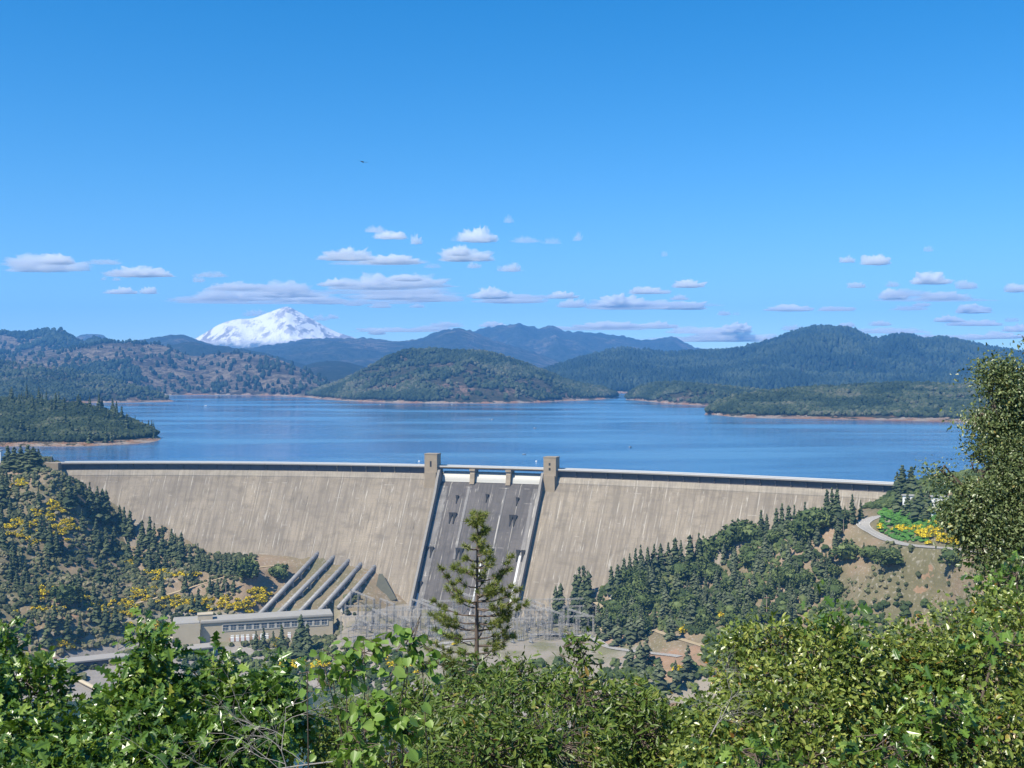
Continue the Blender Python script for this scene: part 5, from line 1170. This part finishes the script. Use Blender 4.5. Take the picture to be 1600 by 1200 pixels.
def bush(name, label, lobes, n, size, kind, mat, seed, clump=.16, per=16, cat='bush', root=None, shell=.55, twigmat='bark', droop=.35, depth=1.0, gray=0, group=None):
    """lobes: (px, py, rx, ry, Y) ellipsoids in the picture, ry also sets the thickness in depth"""
    r = np.random.default_rng(seed); L = np.array(lobes, float); vol = L[:, 2] * L[:, 3]; pr = vol / vol.sum()
    nc = n // per; li = r.choice(len(L), nc, p=pr)
    u = r.normal(size=(nc, 3)); u /= np.linalg.norm(u, axis=1, keepdims=True); u[:, 1] = np.where(r.random(nc) < .75, -np.abs(u[:, 1]), u[:, 1])
    rad = r.uniform(shell, 1.0, nc) ** .8
    gp = fbm(L[li, 0] / 37 + u[:, 0] * L[li, 2] * rad / 37, L[li, 1] / 37 - u[:, 2] * L[li, 3] * rad / 37, seed, 3); kp = (gp > (.46 if cat == 'tree' else .48)) | (rad < (.62 if cat == 'tree' else .72)) | (kind == 'heart')
    li, u, rad = li[kp], u[kp], rad[kp]; nc = len(li)
    Y0 = L[li, 4]; s = Y0 / F
    cx = (L[li, 0] - 800) * s; cz = CZ - (L[li, 1] - HZ) * s; rx, rz = L[li, 2] * s, L[li, 3] * s; ry = (rx + rz) * .5 * depth
    CC = np.stack([cx + u[:, 0] * rx * rad, Y0 + u[:, 1] * ry * rad, cz + u[:, 2] * rz * rad], -1)
    cl = r.random(nc) ** 1.2 * .62
    C = np.repeat(CC, per, 0) + r.normal(size=(nc * per, 3)) * clump * np.array([1, 1, .8]); N = np.repeat(u, per, 0)
    rn = np.clip(np.repeat(cl, per) + r.random(nc * per) * .42, 0, 1)
    V, Fc, k = leaves(C, N, size, kind, r, droop)
    m_ = np.average(CC, axis=0); rt = root or (m_[0], m_[1] + .3, float(hgt(m_[0], m_[1])) - .3)
    e = empty(name, rt); tag(e, label, cat, group); rt = np.array(rt)
    obj('foliage', mesh_np('foliage', V - rt, Fc, attr=np.repeat(rn, k)), mat, e)
    # stems: trunk fork -> lobe centres -> clumps
    mb = MB(); cen = np.stack([(L[:, 0] - 800) * L[:, 4] / F, L[:, 4], CZ - (L[:, 1] - HZ) * L[:, 4] / F], -1)
    H0 = max(.5, cen[:, 2].mean() - rt[2]); fork = rt + np.array([0, 0, H0 * .45]); tr = .02 if cat != 'tree' else .055
    if kind == 'heart': tr = .008
    for c_ in cen:
        q = (rt + fork) / 2 + r.normal(size=3) * .1; a_ = rt + r.normal(size=3) * np.array([.15, .15, 0]); m2 = (fork + c_) / 2 + r.normal(size=3) * .15
        mb.path([a_ - rt, q - rt, m2 - rt, c_ - rt], [tr, tr * .8, tr * .55, tr * .35], 5)
    sel = r.choice(nc, min(nc, 420), replace=False)
    for j in sel:
        c_ = cen[li[j]]; w_ = CC[j]; m2 = (c_ + w_) / 2 + r.normal(size=3) * .06
        mb.path([c_ - rt, m2 - rt, w_ - rt], [tr * .28, tr * .18, .003], 4)
    mb.build('branches', M[twigmat], e)
    return e
M['oakleaf'] = leafmat('oak_leaf', [(0, (.030, .072, .016)), (.35, (.070, .145, .028)), (.7, (.145, .245, .05)), (.94, (.25, .34, .09)), (1, (.30, .32, .08))], .3, .25, spec=.65)
M['liveleaf'] = leafmat('live_oak_leaf', [(0, (.040, .062, .030)), (.35, (.085, .122, .058)), (.7, (.16, .205, .105)), (.93, (.28, .32, .20)), (1, (.24, .20, .07))], .35, .15, spec=.55)
M['manz'] = leafmat('manzanita_leaf', [(0, (.042, .070, .018)), (.35, (.10, .148, .034)), (.65, (.21, .27, .068)), (.88, (.38, .42, .15)), (.96, (.30, .22, .06)), (1, (.34, .16, .05))], .32, .25, spec=.6)
M['midleaf'] = leafmat('shrub_leaf', [(0, (.03, .062, .014)), (.35, (.072, .125, .027)), (.7, (.145, .21, .05)), (.92, (.20, .24, .07)), (1, (.24, .16, .05))], .4, .22, spec=.45)
M['redbud'] = leafmat('redbud_leaf', [(0, (.10, .19, .04)), (.5, (.17, .29, .075)), (1, (.25, .37, .12))], .42, .35, spec=.4)
# left oak
bush('oak_bush', 'large glossy green oak bush filling the lower left corner', [(-20, 1050, 70, 50, 9.5), (50, 1085, 60, 66, 9.2), (20, 1170, 110, 90, 8.6), (130, 1160, 90, 58, 8.8), (130, 1220, 140, 70, 8.2), (8, 1008, 22, 26, 9.6), (62, 1045, 26, 26, 9.4), (-60, 1120, 90, 120, 9)], 19000, .088, 'lobed', M['oakleaf'], 1, .075)
bush('oak_bush', 'tall leafy oak bush with a pointed top standing left of the powerhouse', [(234, 1022, 24, 26, 9.0), (240, 1078, 46, 36, 9.0), (226, 985, 10, 16, 9.0), (250, 1150, 110, 72, 8.7), (200, 1118, 60, 40, 8.9), (342, 1036, 18, 28, 9.3), (325, 1098, 60, 44, 9.1), (400, 1110, 70, 48, 9.1), (340, 1180, 120, 68, 8.6), (425, 1062, 24, 22, 9.3), (455, 1122, 34, 38, 9.2), (240, 1225, 130, 60, 8.2)], 22000, .088, 'lobed', M['oakleaf'], 2, .075)
# bare twigs
def twigs(px0, py0, Y, n, L, label, seed, ang=(2.2, 3.6)):
    r = np.random.default_rng(seed); p0 = np.array(PD(px0, py0, Y)); e = empty('bare_branch', tuple(p0)); tag(e, label, 'branch'); mb = MB()
    def grow(p, a, l, rad, dep):
        pts = [p]; 
        for i in range(5):
            a += r.normal() * .22; pts.append(pts[-1] + np.array([math.cos(a), r.normal() * .12, math.sin(a)]) * l / 5)
            if dep < 3 and r.random() < .75: grow(pts[-1], a + r.choice([-1, 1]) * r.uniform(.4, .9), l * .6, rad * .55, dep + 1)
        mb.path(pts, list(np.linspace(rad, rad * .4, 6)), 5)
    for k in range(n): grow(np.zeros(3), r.uniform(*ang), L * r.uniform(.7, 1.2), .0042 if L > .4 else .003, 0)
    mb.build('twigs', M['twig'], e)
twigs(520, 1190, 7.2, 1, .8, 'bare grey branch spreading leftwards at the bottom left of the centre', 5)
twigs(450, 1215, 7.0, 1, .5, 'tangle of thin bare twigs at the bottom edge below the oak bush', 6, (1.5, 3.0))
twigs(1110, 1150, 7.0, 2, .26, 'thin grey twigs rising in the middle of the right bushes', 8, (1.0, 2.1))
# redbud
bush('redbud', 'redbud sapling with round pale green leaves in front of the switchyard', [(520, 1060, 22, 30, 6.3), (570, 1020, 40, 22, 6.3), (540, 1045, 30, 22, 6.2), (610, 1055, 30, 16, 6.2), (640, 1000, 14, 26, 6.4), (505, 1035, 18, 18, 6.2), (590, 1110, 40, 30, 6.1), (560, 1160, 60, 30, 6.0), (630, 1140, 28, 34, 6.1), (660, 1045, 16, 14, 6.3), (480, 1050, 8, 10, 6.2), (645, 985, 10, 8, 6.4)], 520, .052, 'heart', M['redbud'], 4, .05, 5, shell=.2, droop=.8, depth=.5, cat='small tree')
# central shrubs
bush('green_shrub', 'leafy green shrub rising highest in the bottom centre below the pine', [(800, 1082, 90, 38, 9.5), (840, 1066, 50, 28, 9.6), (770, 1115, 110, 60, 9.0), (900, 1100, 120, 60, 9.0), (860, 1160, 150, 70, 8.4), (760, 1180, 110, 70, 8.2), (945, 1096, 56, 32, 9.6), (890, 1080, 50, 28, 9.6), (1000, 1150, 80, 60, 8.8), (808, 1036, 24, 18, 9.6), (752, 1052, 50, 24, 9.8), (1000, 1112, 40, 26, 9.8)], 17000, .068, 'narrow', M['midleaf'], 5, .07)
bush('green_shrub', 'finer leaved darker shrub between the redbud and the central shrub', [(700, 1088, 60, 32, 9.9), (660, 1110, 60, 45, 9.8), (700, 1160, 80, 60, 9.2), (640, 1180, 80, 50, 9.0), (600, 1200, 90, 40, 9.0), (550, 1190, 60, 50, 9.2), (735, 1068, 34, 26, 10), (560, 1135, 60, 44, 10.8), (615, 1118, 50, 38, 10.8), (520, 1150, 40, 50, 10.7), (505, 1165, 50, 40, 10.6)], 17500, .060, 'narrow', M['midleaf'], 6, .06)
bush('green_shrub', 'upright spray of narrow leaves sticking up beside the valley road', [(903, 1000, 9, 20, 9.3), (905, 1035, 18, 24, 9.3)], 300, .07, 'narrow', M['midleaf'], 16, .07, 12)
bush('green_shrub', 'low green shrub right of the bottom centre near the bare orange soil', [(990, 1118, 40, 28, 10), (1040, 1160, 56, 36, 9.6), (1000, 1190, 90, 50, 9.0), (1070, 1200, 60, 40, 8.6)], 6500, .060, 'oval', M['midleaf'], 7, .07)
# right bushes
bush('manzanita', 'broad yellow-green manzanita bush at the lower right with small oval leaves', [(1150, 1032, 52, 42, 8.6), (1200, 1008, 60, 38, 8.6), (1270, 1004, 70, 40, 8.7), (1180, 1070, 95, 60, 8.2), (1290, 1050, 110, 75, 8.2), (1130, 1120, 60, 50, 8.0), (1230, 1130, 120, 70, 7.8), (1350, 1018, 60, 42, 8.7), (1140, 1180, 90, 60, 7.6), (1260, 1200, 120, 60, 7.4)], 36000, .046, 'oval', M['manz'], 8, .06)
bush('manzanita', 'darker green bush filling the lower right corner below the big oak', [(1420, 1008, 70, 48, 9.2), (1480, 980, 66, 40, 9.5), (1550, 966, 66, 46, 9.6), (1420, 1070, 90, 70, 8.6), (1520, 1050, 110, 80, 8.6), (1600, 1010, 70, 80, 9), (1400, 1150, 110, 70, 8.0), (1530, 1160, 130, 80, 7.8), (1620, 1150, 60, 100, 8)], 36000, .048, 'oval', M['manz'], 9, .07)
bush('oak_bush', 'bright green sprays of lobed oak leaves among the right bushes', [(1465, 1110, 50, 40, 7.6), (1380, 1170, 50, 40, 7.2), (1560, 1000, 30, 26, 8.2), (1300, 960, 24, 16, 8.2), (1190, 1185, 50, 30, 6.9)], 900, .085, 'lobed', M['oakleaf'], 10, .12, 10)
bush('live_oak', 'tall dark live oak reaching up the right edge of the picture', [(1553, 622, 50, 56, 15), (1562, 590, 32, 32, 15), (1526, 645, 26, 26, 15), (1610, 560, 24, 30, 15.2), (1585, 692, 58, 52, 15), (1555, 690, 30, 30, 14.9), (1543, 738, 62, 50, 14.8), (1490, 745, 40, 28, 14.6), (1600, 760, 70, 80, 14.6), (1534, 800, 60, 56, 14.4), (1590, 860, 55, 70, 14.2), (1570, 780, 90, 60, 14.6), (1620, 650, 60, 70, 15.2), (1560, 905, 50, 40, 14), (1548, 858, 44, 40, 14.2), (1500, 800, 34, 34, 14.4), (1470, 734, 14, 9, 14.6), (1508, 775, 20, 18, 14.5), (1610, 930, 60, 60, 13.8)],
     80000, .048, 'oval', M['liveleaf'], 11, .10, 22, cat='tree', root=(10.8, 14.8, float(hgt(10.8, 14.8)) - .3), depth=1.1)
bush('oak_bush', 'small bright oak sprig at the foot of the live oak on the right', [(1590, 895, 26, 16, 10), (1560, 915, 30, 14, 10)], 260, .075, 'lobed', M['oakleaf'], 12, .08, 10)
# the pine standing in front of the spillway
def pine(px, ptop, Y, label):
    r = np.random.default_rng(44); X = (px - 800) / F * Y; zt = CZ - (ptop - HZ) / F * Y; z0 = float(hgt(X, Y)) - .5; H = zt - z0
    e = empty('pine_tree', (X, Y, z0)); tag(e, label, 'tree'); mb = MB(); mb.path([(0, 0, 0), (.05, 0, H * .4), (-.02, 0, H * .75), (0, 0, H)], [.2, .13, .06, .012], 8); mb.build('trunk', M['bark'], e)
    mb = MB(); tufts = []
    zs = H
    for i in range(30):
        z = H - .12 - (i / 29) ** 1.25 * 5.2; d0 = H - z
        env = np.interp(d0, [0, .6, 1.2, 2.0, 2.6, 3.4, 4.2, 5.3], [.10, .32, .42, .75, 1.2, 1.2, 1.35, 1.1])
        for k in range(3):
            a = r.random() * 2 * PI if d0 < 1.5 else r.choice([0, PI]) + r.normal() * .9; L = env * r.uniform(.55, 1.15)
            dx = np.array([math.cos(a), math.sin(a), 0]); pts = [np.array([0, 0, z])]
            for s_ in (.35, .7, 1.0): pts.append(np.array([0, 0, z]) + dx * L * s_ + np.array([0, 0, L * (-.12 * s_ + .42 * s_ * s_)]))
            mb.path(pts, [.03, .02, .014, .008], 5)
            nt_ = max(2, int(L / .15))
            for j in range(nt_):
                s_ = 1 - j * .8 / nt_ * r.uniform(.6, 1); c_ = np.array([0, 0, z]) + dx * L * s_ + np.array([0, 0, L * (-.12 * s_ + .42 * s_ * s_)])
                if j and r.random() < .6:
                    c2 = c_ + np.cross(dx, [0, 0, 1]) * r.choice([-1, 1]) * .18 + dx * .08 + np.array([0, 0, .05]); mb.path([c_, c2], [.009, .006], 4); c_ = c2
                tufts.append((c_, dx + np.array([0, 0, .7])))
    for px_, py_ in [(688, 888), (697, 900), (705, 912), (716, 925)]:
        c_ = np.array(PD(px_, py_, Y)) - np.array([X, Y, z0]); tufts.append((c_, np.array([-1, 0, .8]))); tufts.append((c_ + [.08, .1, -.05], np.array([-.6, -.3, .8])))
    for px_, py_ in [(800, 870), (793, 880), (787, 893), (780, 905), (797, 890), (770, 918)]:
        c_ = np.array(PD(px_, py_, Y)) - np.array([X, Y, z0]); tufts.append((c_, np.array([.6, 0, .9]))); tufts.append((c_ + [-.08, .1, -.05], np.array([.3, -.3, .9])))
    b0 = lambda q: np.array(PD(*q, Y)) - np.array([X, Y, z0])
    mb.path([b0((745, 945)), b0((722, 935)), b0((703, 912)), b0((684, 882))], [.035, .028, .018, .008], 5); mb.path([b0((745, 935)), b0((770, 922)), b0((788, 895)), b0((800, 868))], [.035, .028, .018, .008], 5)
    mb.build('branches', M['bark'], e)
    V = []; at = []
    for c_, d in tufts:
        d = d / np.linalg.norm(d); n = 50; q = d * .6 + r.normal(size=(n, 3)) * .62; q /= np.linalg.norm(q, axis=1, keepdims=True); L = r.uniform(.11, .2, n)[:, None]
        sd_ = np.cross(q, r.normal(size=(n, 3))); sd_ /= np.linalg.norm(sd_, axis=1, keepdims=True); b = c_ + r.normal(size=(n, 3)) * .02
        V.append(np.stack([b - sd_ * .009, b + sd_ * .009, b + q * L], 1).reshape(-1, 3)); at.append(np.repeat(np.clip(r.random() * .5 + r.random(n) * .5, 0, 1), 3))
    V = np.vstack(V); obj('needles', mesh_np('needles', V, np.arange(len(V)).reshape(-1, 3), attr=np.concatenate(at)), leafmat('pine_needles', [(0, (.07, .10, .03)), (.5, (.15, .19, .055)), (1, (.30, .33, .10))], .5, .15, spec=.3), e)
pine(746, 800, 30.0, 'single young pine with open branches rising in front of the spillway')
